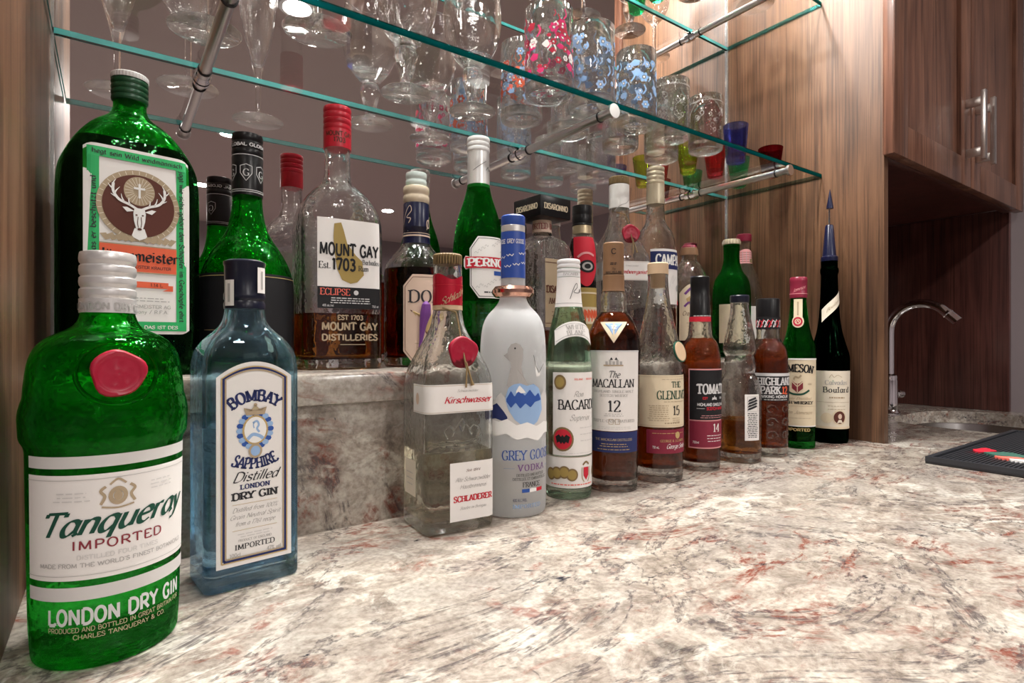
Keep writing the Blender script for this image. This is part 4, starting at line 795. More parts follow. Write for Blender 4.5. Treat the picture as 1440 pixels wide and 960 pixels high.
p.poly([(-.009, .123), (.009, .123), (.009, .110), (.0, .102), (-.009, .110)], 'p_maroon'); p.stroke([(-.009, .1225), (0, .113), (.009, .1225)], .0016, 'p_cream', .0003, False); p.stroke([(0, .123), (0, .103)], .0014, 'p_cream', .0003); p.stroke([(-.006, .126), (-.003, .131), (.002, .1295), (.006, .134)], .003, 'p_tan'); p.stroke([(-.020, .107), (-.010, .1005), (0, .099), (.010, .1005), (.020, .107)], .0034, 'p_dgreen')
p.text('Triple Distilled', 0, .0895, .0045, 'p_tan', 'script', width=.046, shear=.35); p.text('IRISH WHISKEY', 0, .0815, .0052, 'p_black', 'bold', width=.054); p.rect(-.035, .035, .0775, .0779, 'p_tan'); p.text('John Jameson', 0, .0635, .0062, 'p_tan', 'script', width=.050, shear=.4); p.lines(0, .0555, .06, 1, .003, 'p_tan', .0008, 4); p.text('EST', -.021, .1165, .003, 'p_tan', 'serif'); p.text('1780', .021, .1165, .003, 'p_tan', 'serif'); p.build('lettering', l)
p = Print(b, .0004); p.text('IMPORTED', 0, .0325, .0048, 'p_gold', 'sansb', width=.044); p.build('glass_print', b.root)

# dark green brandy with pourer
b = Bottle('brandy_bottle', 'dark frosted green brandy bottle with long neck, cream label and blue pourer', (1.146, .5375, 0), -52,
    [(.029, 0, 0), (.0322, .001, .004), (.0328, .012, .006), (.0352, .155, .006), (.0345, .170, .008), (.0285, .189, .016), (.0205, .220, .03), (.0165, .262, .03), (.0145, .325, .004), (.0160, .330, .002), (.0160, .336, .002), (.0145, .340, .002), (.0148, .352, 0)], 'green_dark', m=9, base=.01)
mb = MB(); mb.lathe([(.0142, .350), (.0152, .353), (.0150, .360), (.0125, .362), (.0118, .366), (.0072, .421), (.006, .423)], 'foil_blue', 28); po = mb.build('pourer', b.root)
mb = MB(); mb.tube([(0, 0, .421), (0, 0, .455), (.001, 0, .462)], .0018, 'chrome', 10); mb.build('spout', po)
mb = MB(); mb.lathe([(.0062, .455), (.006, .459), (.0005, .493)], 'foil_blue', 16, c=(.001, 0, 0)); mb.build('pourer_cap', po)
l = b.label('neck_label', -.018, .022, .232, .297, 'p_ivory', .0007, lo=lambda t: .62 * t, hi=lambda t: .38 + .62 * t); p = Print(b, .0011); p.text('Boulard', .003, .262, .006, 'p_tan', 'script', width=.024, shear=.4, slope=.95); p.build('lettering', l)
l = b.label('front_label', -.038, .040, .0285, .139, 'p_ivory'); p = Print(b); p.rect(-.038, .040, .0285, .033, 'p_cream'); p.text('Calvados', .005, .113, .0085, 'p_grey', 'serif', width=.040); p.text('Boulard', .006, .098, .0105, 'p_ink', 'serif', width=.048, gap=1.6); p.stroke([(-.008, .126), (-.004, .132), (0, .127), (.006, .131), (.014, .127)], .0008, 'p_tan'); p.lines(.006, .087, .034, 1, .003, 'p_tan', .0025, 4); p.rect(-.03, .034, .079, .0795, 'p_tan'); p.lines(.006, .0715, .04, 2, .006, 'p_tan', .0009, 3)
p.ell(.010, .0505, .0135, .0145, 'p_cream'); p.ell(.010, .0505, .0105, .0120, 'p_brown', .0002); p.ell(.0105, .0525, .0035, .005, 'p_peach', .0004); p.poly([(.005, .0395), (.008, .046), (.013, .046), (.016, .0395)], 'p_ivory', .0004); p.ell(-.012, .049, .010, .010, 'p_cream'); p.build('lettering', l)

# ------------------------------------------------------------------ bottles on the ledge
# herbal liqueur flask
b = Bottle('liqueur_bottle', 'large dark green herbal liqueur flask with stag label bordered in green', (.0145, .672, ZL), 10,
    [(.050, .030, .016, 0, 0), (.056, .0355, .018, .002, .005), (.0565, .037, .019, .012, .01), (.0565, .037, .019, .185, .03), (.054, .0365, .021, .208, .03), (.036, .032, .024, .238, .02), (.0165, .0165, .0165, .2535, .008), (.0138, .0138, .0138, .262, .003), (.0138, .0138, .0138, .285, 0)], 'green', m=8, wall=.0035, base=.01, liquid=('dark_liquor', .222))
cp = b.cap('cap', ridges(.0158, .268, .2895, 4, .0014, False) + [(.0155, .2895)], 'plastic_green'); b.cap('cap_top', [(.0157, .2895), (.0160, .290), (.0160, .294), (.0145, .2955)], 'plastic_white', 72, flute=.03)
U = .0425
l = b.label('front_label', -U, U, .040, .2125, 'p_paper', hi=lambda t: 1 - .022 * max(0, (abs(2 * t - 1) - .82) / .18) ** 2, lo=lambda t: .022 * max(0, (abs(2 * t - 1) - .82) / .18) ** 2); p = Print(b)
p.frame(-U + .0028, U - .0028, .043, .2095, .0088, 'p_green'); g = U - .0028 - .0088
p.text('hegt sein Wild weidmännisch', 0, .2032, .0042, 'p_ink', 'black', width=.072, dz=.0003)
class Turn:  # print running along the label's sides
    def __init__(s, u, z, sg): s.u, s.z, s.g = u, z, sg
    def S(s, x, y, off=0): return b.S(s.u - s.g * y, s.z + s.g * x, off)
for u, sg, t in ((-U + .009, 1, 'Ehrenschild das er beschützt und'), (U - .009, -1, 'jagt wie sichs gehört den Schöpfer im Geschöpfe ehrt')):
    q = Print(Turn(u, .126, sg), .0012); q.text(t, 0, 0, .0042, 'p_ink', 'black', width=.148 if sg < 0 else .112); q.build('border_lettering', l)
p.text('DAS IST DES', .018, .0450, .003, 'p_paper', 'black', width=.028, dz=.0003)
p.ell(0, .160, .0335, .0335, 'p_tan', .0001, n=40); p.ell(0, .160, .029, .029, 'p_brown', .0003, n=40); p.ell(0, .174, .0125, .0135, 'p_tan', .0004, n=24)
for i in range(36):
    a = 2 * math.pi * i / 36; p.stroke([(.0295 * math.cos(a), .160 + .0295 * math.sin(a)), (.0328 * math.cos(a), .160 + .0328 * math.sin(a))], .0005, 'p_ivory', .0003)
for i in range(24):
    a = 2 * math.pi * i / 24; p.stroke([(.005 * math.cos(a), .174 + .005 * math.sin(a)), (.0118 * math.cos(a), .174 + .0126 * math.sin(a))], .0004, 'p_ivory', .0006)
p.rect(-.0009, .0009, .1675, .181, 'p_white', .0008); p.rect(-.0045, .0045, .1755, .1775, 'p_white', .0008)
p.poly([(-.004, .158), (-.005, .153), (-.0045, .146), (-.0028, .139), (0, .1365), (.0028, .139), (.0045, .146), (.005, .153), (.004, .158)], 'p_white', .0008)
p.poly([(-.004, .139), (-.0065, .131), (0, .128), (.0065, .131), (.004, .139)], 'p_white', .0007)
for s in (-1, 1):
    p.poly([(s * .0042, .155), (s * .010, .158), (s * .0135, .1575), (s * .010, .1535)], 'p_white', .0008)
    p.stroke([(s * .002, .157), (s * .008, .1605), (s * .016, .164), (s * .0205, .171), (s * .0205, .1785)], .0022, 'p_white', .0007, taper=False)
    for a, c in (((.0075, .160), (.0085, .167)), ((.012, .162), (.0145, .1695)), ((.0172, .1655), (.0225, .1685)), ((.0195, .169), (.0155, .1755)), ((.0207, .173), (.0245, .1775)), ((.0205, .1775), (.0185, .182))): p.stroke([(s * a[0], a[1]), (s * (a[0] + c[0]) / 2 + s * .0005, (a[1] + c[1]) / 2), (s * c[0], c[1])], .0016, 'p_white', .0007, taper=True)
    p.ell(s * .0025, .1515, .0009, .0007, 'p_brown', .001, n=8); p.stroke([(s * .0012, .150), (s * .0016, .144), (s * .001, .140)], .0006, 'p_brown', .001)
    for k in range(5): p.poly([(s * (.003 + k * .005), .1275 - .0002 * k), (s * (.006 + k * .005), .132 + .001 * (k % 2)), (s * (.010 + k * .0052), .129 + .001 * k * .5), (s * (.0065 + k * .005), .1255)], 'p_tan', .0008)
p.ell(0, .1385, .0018, .0012, 'p_brown', .001, n=10)
p.rect(-g, g, .0985, .1225, 'p_orange', .0002); p.rect(-g, g, .0975, .0985, 'p_tan', .0002); p.rect(-g, g, .1225, .1235, 'p_tan', .0002)
p.text('Jägermeister', 0, .1085, .0098, 'p_black', 'black', width=.064, gap=.5, dz=.0006); p.text('JÄGERMEISTER KRÄUTER'.replace('Ä', 'A'), .004, .1018, .0026, 'p_ink', 'sans', width=.044, dz=.0006)
p.rect(-.022, .024, .0838, .0895, 'p_orange', .0002); p.poly([(.019, .0815), (.028, .0815), (.028, .0868), (.024, .0868), (.024, .0838)], 'p_orange', .0001); p.text('1.14 L', .014, .0852, .003, 'p_brown', 'sans', width=.010, dz=.0005)
p.lines(0, .0735, .05, 2, .0025, 'p_grey', .0008, 3); p.text('JAGERMEISTER AG', .006, .0645, .0031, 'p_grey', 'sans', width=.040); p.text('Germany / R.F.A.', .006, .0595, .0031, 'p_grey', 'sans', width=.036); p.build('lettering', l)

# bell shaped green bottle
b = Bottle('liqueur_bottle', 'bell shaped bright green liqueur bottle with black shield sleeve and black label', (.1255, .695, ZL), -8,
    [(.044, 0, 0), (.0485, .0015, .005), (.0490, .012, .006), (.0490, .092, .012), (.0470, .112, .014), (.0365, .134, .016), (.0215, .155, .016), (.0160, .180, .012), (.0150, .205, .003), (.0148, .255, 0)], 'green', m=9, base=.01, liquid=('dark_liquor', .098))
b.cap('neck_sleeve', [(.0163, .1965), (.0163, .240), (.0160, .2405)] + ridges(.0164, .241, .266, 3, .0009), 'plastic_black')
s_ = type('s', (), dict(S=lambda self, u, z, off=0: ((.0164 + off) * math.sin(u / .0164), -(.0164 + off) * math.cos(u / .0164), z)))(); p = Print(s_, .0003)
for u in (-.036, -.019, -.002, .015, .032):
    p.stroke([(u - .006, .228), (u, .230), (u + .006, .228), (u + .006, .220), (u, .2115), (u - .006, .220), (u - .006, .228)], .0008, 'p_silver', smooth=False); p.text('G', u, .217, .0075, 'p_silver', 'serif', width=.0065)
for z in (.1995, .2015, .2405): p.rect(-.0515, .0515, z, z + .0007, 'p_silver')
p.text('GLOBAL GLOBAL GLOBAL GLOBAL', 0, .2505, .0034, 'p_silver', 'sansb', width=.1); p.build('sleeve_lettering', b.root)
l = b.label('wrap_label', -.080, .080, .012, .106, 'p_black'); p = Print(b); p.rect(-.08, .08, .1025, .1031, 'p_gold'); p.rect(-.05, -.02, .045, .0455, 'p_gold'); p.lines(.012, .043, .03, 2, .004, 'p_red', .001, 4); p.frame(.016, .034, .022, .035, .0008, 'p_cream'); p.rect(.017, .033, .023, .034, 'p_cream'); p.build('lettering', l)

# golden rum
b = Bottle('rum_bottle', 'square shouldered clear rum bottle with red cap and island map label', (.2265, .690, ZL), -2,
    [(.043, .035, .012, 0, 0), (.0465, .0385, .015, .0015, .005), (.0475, .039, .016, .012, .008), (.0480, .039, .017, .172, .018), (.046, .038, .022, .190, .016), (.034, .032, .026, .212, .016), (.0175, .0175, .0175, .226, .008), (.0155, .0155, .0155, .238, .004), (.0150, .0150, .0150, .300, 0)], 'clear', m=7, wall=.0032, base=.012, liquid=('rum', .066))
b.cap('cap', [(.0164, .2685), (.0166, .270), (.0166, .291)] + ridges(.0168, .291, .3195, 4, .0011), 'cap_red')
s_ = type('s', (), dict(S=lambda self, u, z, off=0: ((.0166 + off) * math.sin(u / .0166), -(.0166 + off) * math.cos(u / .0166), z)))(); p = Print(s_, .0003); p.text('MOUNT GAY', -.002, .2815, .0055, 'p_brown', 'sansb', width=.034); p.text('1703', -.002, .274, .0055, 'p_brown', 'sansb', width=.014); p.build('cap_lettering', b.root)
l = b.label('front_label', -.034, .0405, .0715, .176, 'p_paper'); p = Print(b)
p.poly([(-.015, .170), (-.007, .172), (-.004, .163), (.000, .148), (.010, .135), (.018, .128), (.020, .112), (.012, .103), (.004, .101), (-.006, .105), (-.012, .118), (-.015, .140), (-.016, .155)], 'p_ochre')
p.text('MOUNT GAY', .003, .1335, .0135, 'p_black', 'sansb', width=.069, gap=1.2, dz=.0003); p.text('1703', -.004, .1165, .0130, 'p_black', 'sansb', width=.027, dz=.0003); p.text('Est.', -.026, .1175, .0075, 'p_black', 'serif', width=.013, dz=.0003); p.text('Barbados', .0285, .1245, .0055, 'p_ink', 'serif', width=.020, dz=.0003); p.text('Rum', .0195, .1165, .0062, 'p_ink', 'serif', width=.012, dz=.0003)
p.rect(-.034, .0405, .0715, .0965, 'p_black', .0001); p.text('ECLIPSE', -.014, .087, .0075, 'p_salmon', 'serif', width=.034, dz=.0004); p.ell(.0105, .0905, .003, .003, 'p_silver', .0004, n=8); p.lines(.028, .0915, .024, 2, .003, 'p_silver', .0012, 3); p.off += .0003; p.lines(.004, .083, .05, 3, .0027, 'p_silver', .0011, 5); p.text('40% alc./vol.', -.022, .0735, .0026, 'p_silver', 'sans', width=.013); p.text('750 ml', .034, .0735, .0026, 'p_silver', 'sans', width=.008); p.build('lettering', l)
p = Print(b, .0004)
p.text('EST 1703', .004, .0585, .0052, 'p_tan', 'sansb', width=.030); p.text('MOUNT GAY', .004, .0465, .0085, 'p_tan', 'sansb', width=.066); p.text('DISTILLERIES', .004, .0345, .0068, 'p_tan', 'sansb', width=.066); p.rect(-.008, .022, .029, .0298, 'p_tan'); p.build('embossed_lettering', b.root)

# amber liqueur, navy foil
b = Bottle('liqueur_bottle', 'reddish amber liqueur bottle with navy neck foil, ribbed cap and eight sided label', (.3355, .695, ZL), -8,
    [(.038, 0, 0), (.0425, .0015, .005), (.0432, .012, .006), (.0432, .126, .012), (.0395, .139, .010), (.0245, .155, .010), (.0180, .164, .005), (.0172, .200, .003), (.0150, .226, 0)], 'clear', m=9, base=.012, liquid=('amber_red', .129))
b.cap('neck_foil', [(.0190, .1635), (.0184, .168), (.0176, .1775), (.0172, .217), (.0160, .219)], 'foil_blue')
s_ = type('s', (), dict(S=lambda self, u, z, off=0: ((.0178 + off) * math.sin(u / .0178), -(.0178 + off) * math.cos(u / .0178), z)))(); p = Print(s_, .0004); p.rect(-.0555, .0555, .1725, .1745, 'p_peach', .0003); p.rect(-.0555, .0555, .1765, .1772, 'p_peach', .0003); p.stroke([(-.026, .188), (-.020, .205), (-.014, .213), (-.012, .206), (-.019, .198), (-.013, .196), (-.016, .190)], .0009, 'p_peach'); p.ell(.013, .190, .004, .006, 'p_peach', 0, .75); p.stroke([(.010, .182), (.013, .192), (.017, .200)], .0009, 'p_peach'); p.build('foil_print', b.root)
b.cap('cap_ring', ridges(.0176, .2185, .2415, 2, .0012, False) + [(.014, .2418)], 'cap_tan'); b.cap('cap', ridges(.0142, .2415, .2595, 2, .001), 'cap_mint')
oc = octo(.13); l = b.label('front_label', -.030, .030, .006, .119, 'p_peach', lo=oc[0], hi=oc[1]); p = Print(b)
p.stroke([(-.0175, .0095), (-.0275, .022), (-.0275, .103), (-.0175, .1155), (.0175, .1155), (.0275, .103), (.0275, .022), (.0175, .0095), (-.0175, .0095)], .0006, 'p_brown', smooth=False); p.text('DOM', .001, .083, .0155, 'p_ink', 'serif', width=.047); p.poly([(-.021, .0735), (.021, .0735), (0, .042)], 'p_brown'); p.poly([(-.018, .072), (.018, .072), (0, .0445)], 'p_gold', .0003); p.lines(0, .030, .03, 3, .005, 'p_tan', .001, 2); p.build('lettering', l)
mb = MB(); x, y, z = b.S(-.002, .062, .004); mb.tube([(x, y, z + .022), (x, y - .001, z + .018), (x - .001, y - .001, z + .006), (x - .004, y, z - .008), (x - .007, y, z - .030), (x - .010, y + .0005, z - .046)], [.002, .0055, .007, .0045, .002, .001], 'p_purple', 10); mb.build('ribbon_tassel', b.root)

# green anise bottle
b = Bottle('liqueur_bottle', 'dark green aniseed bottle with silver neck sleeve and red banner label', (.439, .702, ZL), -4,
    [(.034, 0, 0), (.0380, .0015, .005), (.0386, .012, .006), (.0386, .162, .03), (.0330, .206, .03), (.0195, .244, .012), (.0162, .262, .006), (.0150, .318, 0)], 'green_deep', m=9, base=.01, liquid=('gin_green', .09))
b.cap('neck_sleeve', [(.0168, .257), (.0165, .260), (.0159, .309), (.0150, .310)], 'foil_silver'); b.cap('cap', ridges(.0168, .3095, .3305, 3, .0011), 'plastic_white')
s_ = type('s', (), dict(S=lambda self, u, z, off=0: ((.0166 + off) * math.sin(u / .0166), -(.0166 + off) * math.cos(u / .0166), z)))(); p = Print(s_, .0004); p.stroke([(-.016, .280), (-.006, .287), (.004, .294)], .0007, 'p_ink'); p.stroke([(.004, .281), (.008, .286), (.010, .281), (.015, .284)], .0009, 'p_ink'); p.build('sleeve_print', b.root)
oc = octo(.2); l = b.label('front_label', -.031, .031, .094, .181, 'p_paper', lo=oc[0], hi=oc[1]); p = Print(b)
p.stroke([(-.0175, .0965), (-.029, .112), (-.029, .163), (-.0175, .1785), (.0175, .1785), (.029, .163), (.029, .112), (.0175, .0965), (-.0175, .0965)], .0008, 'p_ink', smooth=False)
p.poly([(-.037, .1345), (-.040, .139), (-.040, .149), (-.037, .1535), (.037, .1535), (.040, .149), (.040, .139), (.037, .1345)], 'p_paper', .0002); p.rect(-.0375, .0375, .1360, .1520, 'p_red', .0004); p.text('PERNOD', 0, .1385, .0112, 'p_white', 'bold', width=.066, dz=.0007)
p.rect(.004, .022, .1265, .1325, 'p_blue')
for i in range(16): u, z = -.022 + (i * .0127) % .046, (.104 if i % 2 else .157) + (i * .0053) % .018; p.stroke([(u - .002, z), (u, z + .0025), (u + .002, z), (u + .0035, z + .002)], .0005, 'p_grey')
p.lines(0, .1015, .022, 1, .003, 'p_ink', .0018, 2); p.build('lettering', l)
b.label('lower_label', -.028, .028, .040, .086, 'green_pale', .0004); p = Print(b, .0008); p.lines(0, .072, .035, 3, .009, 'p_dgreen', .0016, 6); p.build('lower_print', b.root)

# almond liqueur with square cap
b = Bottle('liqueur_bottle', 'clear rounded square almond liqueur bottle with big square black cap', (.563, .708, ZL), 4,
    [(.034, .034, .012, 0, 0), (.0385, .0385, .015, .0015, .005), (.0395, .0395, .016, .012, .008), (.0395, .0395, .016, .165, .016), (.0345, .0345, .018, .190, .012), (.0175, .0175, .0170, .201, .004), (.0150, .0150, .0150, .205, .003), (.0145, .0145, .0145, .228, 0)], 'clear', m=6, wall=.0035, base=.014, liquid=('amber', .05))
boxobj('cap', (-.0325, .0325, -.0325, .0325, .2265, .2585), 'plastic_black', b.root, .0015)
for k in range(4):
    class Side:
        def S(s, u, z, off=0):
            a = k * math.pi / 2; x, y = u, -.0325 - off; return (x * math.cos(a) - y * math.sin(a), x * math.sin(a) + y * math.cos(a), z)
    p = Print(Side(), .0003); p.text('DISARONNO', 0, .238, .0085, 'p_cream', 'bold', width=.050); p.build('cap_lettering', b.root)
b.label('neck_band', -.0463, .0463, .2062, .2255, 'p_peach', .0006); p = Print(b, .001); p.text('IMPORTED IMPORTED', 0, .211, .009, 'p_maroon', 'serif', width=.088); p.build('neck_lettering', b.root)
l = b.label('front_label', -.029, .029, .055, .160, 'p_tan'); p = Print(b); p.text('DISARONNO', 0, .108, .0105, 'p_brown', 'bold', width=.054); p.text('AMARETTO', .001, .091, .009, 'p_brown', 'serif', width=.046); p.rect(-.029, .029, .1535, .1545, 'p_brown'); p.rect(-.029, .029, .0605, .0615, 'p_brown'); p.lines(0, .078, .04, 2, .006, 'p_brown', .0012, 4); p.build('lettering', l)
mb = MB()
for k in range(-7, 8): mb.tube([b.S(k * .0045, .166, .0002), b.S(k * .0041, .180, .0002), b.S(k * .0032, .192, .0002)], .0009, 'clear', 6)
mb.build('hammered_ribs', b.root)

# dark coffee liqueur
b = Bottle('liqueur_bottle', 'slim dark coffee liqueur bottle with black cap, gold neck band and red label', (.6475, .706, ZL), -30,
    [(.020, 0, 0), (.0232, .0015, .004), (.0238, .012, .006), (.0238, .178, .012), (.0205, .198, .008), (.0160, .212, .006), (.0150, .226, 0)], 'clear', m=8, base=.01, liquid=('dark_liquor', .206))
b.cap('cap', [(.0166, .2275), (.0168, .229)] + ridges(.0168, .230, .2605, 2, .0006), 'plastic_black', 48); b.cap('neck_band', [(.0162, .2135), (.0158, .227)], 'foil_gold')
l = b.label('shoulder_label', -.019, .024, .124, .207, 'p_red', .0009, lo=lambda t: .35 * abs(2 * t - 1) ** 2); p = Print(b, .0014); p.stroke([(-.012, .172), (-.004, .178), (.006, .179), (.016, .175)], .0035, 'p_pink'); p.ell(.004, .157, .0135, .0105, 'p_black'); p.ell(.004, .157, .009, .007, 'p_grey', .0003, .6); p.build('emblem', l)
l = b.label('front_label', -.028, .030, .045, .122, 'p_ochre', .0006); p = Print(b); p.rect(-.028, .030, .112, .1145, 'p_cream'); p.rect(-.028, .030, .062, .090, 'p_cream')
for i in range(9): p.stroke([(-.024 + i * .006, .066), (-.0225 + i * .006, .084), (-.020 + i * .006, .072), (-.0185 + i * .006, .086)], .0022, 'p_orange', .0003)
p.build('lettering', l)

schnapps((.7345, .704, ZL), -24, 1.125, 'Himbeergeist', 'tall clear schnapps bottle with white neck wrap and wax seal on the ledge', .03, .010, 'white')

# red aperitif
b = Bottle('liqueur_bottle', 'tall clear aperitif bottle with gold cap, navy banner label and red liquid', (.829, .702, ZL), -6,
    [(.034, 0, 0), (.0382, .0015, .004), (.0388, .012, .006), (.0388, .198, .022), (.0335, .232, .014), (.0180, .254, .008), (.0162, .285, .004), (.0155, .345, 0)], 'clear', m=9, base=.012, liquid=('red_liquor', .094))
b.cap('cap', [(.0172, .288), (.0166, .292), (.0164, .325)] + ridges(.0166, .325, .357, 4, .0009), 'cap_gold')
l = b.label('front_label', -.038, .042, .1005, .2005, 'p_paper'); p = Print(b); p.rect(-.038, .042, .164, .196, 'p_navy'); p.text('CAMPARI', .004, .1715, .0185, 'p_white', 'bold', width=.066, dz=.0003); p.rect(-.038, .042, .1005, .106, 'p_paper'); p.rect(.020, .034, .1005, .108, 'p_red', .0003); p.stroke([(-.004, .128), (.002, .148), (.006, .152), (.004, .138), (.010, .146), (.014, .150)], .0008, 'p_lgrey'); p.ell(.020, .130, .005, .006, 'p_grey'); p.lines(-.014, .115, .022, 1, .003, 'p_sky', .003, 3); p.build('lettering', l)

# oval whisky decanter
b = Bottle('whisky_bottle', 'oval cut glass whisky bottle with wooden stopper and gold and purple label', (.9285, .702, ZL), -36,
    [(.030, .022, .020, 0, 0), (.034, .026, .022, .0015, .004), (.0395, .029, .026, .050, .03), (.0415, .030, .028, .105, .03), (.0365, .028, .026, .155, .02), (.0225, .0205, .020, .183, .010), (.0140, .0140, .0140, .193, .004), (.0140, .0140, .0140, .202, 0)], 'clear', m=8, wall=.0035, base=.012, liquid=('amber', .11))
b.cap('stopper', [(.0100, .190), (.0105, .202), (.0175, .2022), (.0168, .212), (.0155, .2165), (.0145, .217)], 'p_foil_brown'); b.cap('stopper_top', [(.0150, .217), (.0140, .2205), (.012, .222)], 'cap_maroon')
l = b.label('front_label', -.027, .027, .035, .145, 'p_cream', hi=arch(.18)); p = Print(b); p.poly([(-.015, .115), (-.006, .121), (0, .132), (.006, .121), (.015, .115), (.010, .104), (-.010, .104)], 'p_gold'); p.stroke([(-.017, .124), (0, .138), (.017, .124)], .0045, 'p_purple'); p.stroke([(-.018, .100), (-.009, .108), (0, .102), (.009, .108), (.018, .100)], .004, 'p_purple'); p.text('Crown Royal', 0, .083, .0085, 'p_brown', 'script', width=.043, shear=.3); p.lines(0, .068, .03, 4, .006, 'p_tan', .0012, 5); p.build('lettering', l)
mb = MB()
for k in range(-5, 6): mb.tube([b.S(k * .0065, .012, .0003), b.S(k * .0045, .030, .0003)], .0012, 'clear', 6)
for s in (-1, 1): mb.tube([b.S(s * u, z, .0004) for u, z in ((.032, .04), (.036, .08), (.035, .12), (.028, .152), (.018, .172))], .0016, 'clear', 6)
mb.build('cut_ribs', b.root)

# round green bottle and clear bottle by the panel
b = Bottle('liqueur_bottle', 'bulb shouldered bright green bottle with gold crown cap near the wood panel', (1.071, .702, ZL), -50,
    [(.033, 0, 0), (.0375, .0015, .004), (.0380, .012, .006), (.0385, .140, .02), (.0335, .166, .012), (.0215, .180, .010), (.0155, .204, .012), (.0165, .232, .004), (.0165, .238, 0)], 'green_deep', m=9, base=.01, liquid=('gin_green', .1))
b.cap('cap', [(.0180, .2375), (.0190, .2385), (.0188, .244), (.0165, .2485), (.006, .250)], 'cap_gold', 42, flute=.05)
b.label('front_label', -.03, .03, .03, .11, 'p_cream')
b = Bottle('liqueur_bottle', 'clear bottle with burgundy cap and checked neck label against the wood panel', (1.1555, .726, ZL), -50,
    [(.033, 0, 0), (.0375, .0015, .004), (.0382, .012, .006), (.0382, .138, .025), (.0280, .182, .02), (.0162, .206, .006), (.0150, .222, .004), (.0145, .257, 0)], 'clear', m=9, base=.01, liquid=('amber_pale', .07))
b.cap('cap', [(.0155, .256), (.0160, .257), (.0160, .271), (.0145, .2725)], 'cap_maroon')
l = b.label('neck_label', -.016, .020, .206, .238, 'p_pink', .0008, hi=arch(.25)); p = Print(b, .0012)
for i in range(5): p.rect(-.014, .018, .210 + i * .005, .2108 + i * .005, 'p_brown'); p.rect(-.012 + i * .007, -.0112 + i * .007, .208, .232, 'p_grey', .0002)
p.ell(.014, .212, .005, .005, 'p_bronze', .0004); p.build('lettering', l)
b.label('front_label', -.03, .03, .03, .11, 'p_paper')

# ------------------------------------------------------------------ glassware on the shelves
T1, T2 = Z1 + ST, Z2 + ST
def smooth(P, n=5): return crom(P, n)
def stem(name, kind, x, y, z, label, group=None):
    t = thing(name, label, 'glass', (x, y, z), 0, group)
    if kind == 'flute':    # trumpet flute
        out = [(.0365, .0006), (.0370, .0016), (.030, .0030), (.012, .0055), (.0055, .010), (.0042, .020), (.0042, .060), (.0065, .078), (.013, .105), (.0205, .135), (.0265, .175), (.0300, .215)]
        inn = [(.0290, .215), (.0253, .175), (.0192, .135), (.0115, .107), (.0045, .088), (.001, .086)]
    elif kind == 'wine':
        out = [(.0365, .0006), (.0370, .0016), (.028, .0035), (.010, .007), (.0052, .014), (.0042, .030), (.0045, .075), (.008, .084), (.021, .097), (.033, .118), (.0375, .145), (.036, .175), (.032, .205)]
        inn = [(.031, .205), (.035, .175), (.0365, .145), (.0318, .119), (.019, .0995), (.004, .0905), (.001, .090)]
    else:                  # goblet with knobbed stem
        out = [(.0345, .0006), (.0350, .0018), (.027, .0045), (.0125, .010), (.0085, .020), (.0115, .034), (.0150, .048), (.0155, .058), (.0125, .065), (.0180, .0715), (.0310, .088), (.0410, .112), (.0440, .138), (.0420, .168), (.0370, .200)]
        inn = [(.0360, .200), (.0408, .168), (.0428, .138), (.0396, .112), (.0292, .0895), (.014, .079), (.001, .077)]
    cut = next(i for i, p in enumerate(out) if p[1] > (.055 if kind != 'goblet' else .066))
    mb = MB(); o1 = smooth(out[:cut + 1], 4); o2 = smooth(out[cut:], 4); i1 = smooth(inn, 4)
    mb.lathe(o1 + o2[1:] + [((out[-1][0] + inn[0][0]) / 2, out[-1][1] + .0006)] + i1, 'crystal', 40); mb.build('glass_body', t, 60)
    return t
def tumbler(x, y, z, R, h, label, deco=None, rot=0, group='tumblers on the lower shelf'):
    t = thing('tumbler', label, 'glass', (x, y, z), rot, group); mb = MB()
    mb.lathe([(.004, .0012), (R * .72, .0008), (R * .9, .0004), (R * .97, .002), (R, .008), (R, h * .5), (R, h - .0008), (R - .0008, h), (R - .0016, h - .0008), (R - .0018, .022), (R * .88, .0165), (R * .6, .0145), (.003, .0140)], 'crystal', 40); mb.build('glass_body', t, 50)
    s_ = type('s', (), dict(S=lambda self, u, zz, off=0: ((R + off) * math.sin(u / R), -(R + off) * math.cos(u / R), zz)))()
    if deco:
        p = Print(s_, .0003); kind, cols = deco; r = random.Random(int(x * 1000)); half = math.pi * R
        if kind == 'flowers':
            for i in range(95):
                u = r.uniform(-half, half); zz = r.uniform(.024, h * .8); c = r.choice(cols); q = r.uniform(.0024, .0054)
                if i % 3 == 0:
                    for k in range(6): a = k * math.pi / 3; p.ell(u + q * math.cos(a), zz + q * math.sin(a), q * .52, q * .52, c, n=8)
                    p.ell(u, zz, q * .35, q * .35, 'p_paper', .0002, n=8)
                elif i % 3 == 1: p.stroke([(u, zz), (u + q, zz + q * 1.4), (u + q * .4, zz + q * 3)], q * .45, c)
                else: p.poly([(u - q * 1.6, zz), (u - q * .3, zz + q * 1.1), (u + q * 1.4, zz + q * .6), (u + q * 1.1, zz - q * .9), (u - q * .4, zz - q * 1.1)], c)
        else:
            p.stroke([(-half + i * half / 40, h * .86 + .0011 * (-1) ** i) for i in range(81)], .0006, 'p_lgrey', smooth=False)
            for i in range(34):
                u = r.uniform(-half, half); zz = r.uniform(.024, h * .70); q = r.uniform(.003, .006); p.stroke([(u, zz), (u + q, zz + q * .8), (u + q * .7, zz + q * 1.7), (u - q * .2, zz + q * 1.2), (u + q * .3, zz + q * .6)], .0005, 'p_lgrey')
        p.build('printed_pattern', t)
    return t
stem('champagne_flute', 'flute', .006, .638, T1, 'trumpet champagne flute on the lower shelf next to the wood panel')
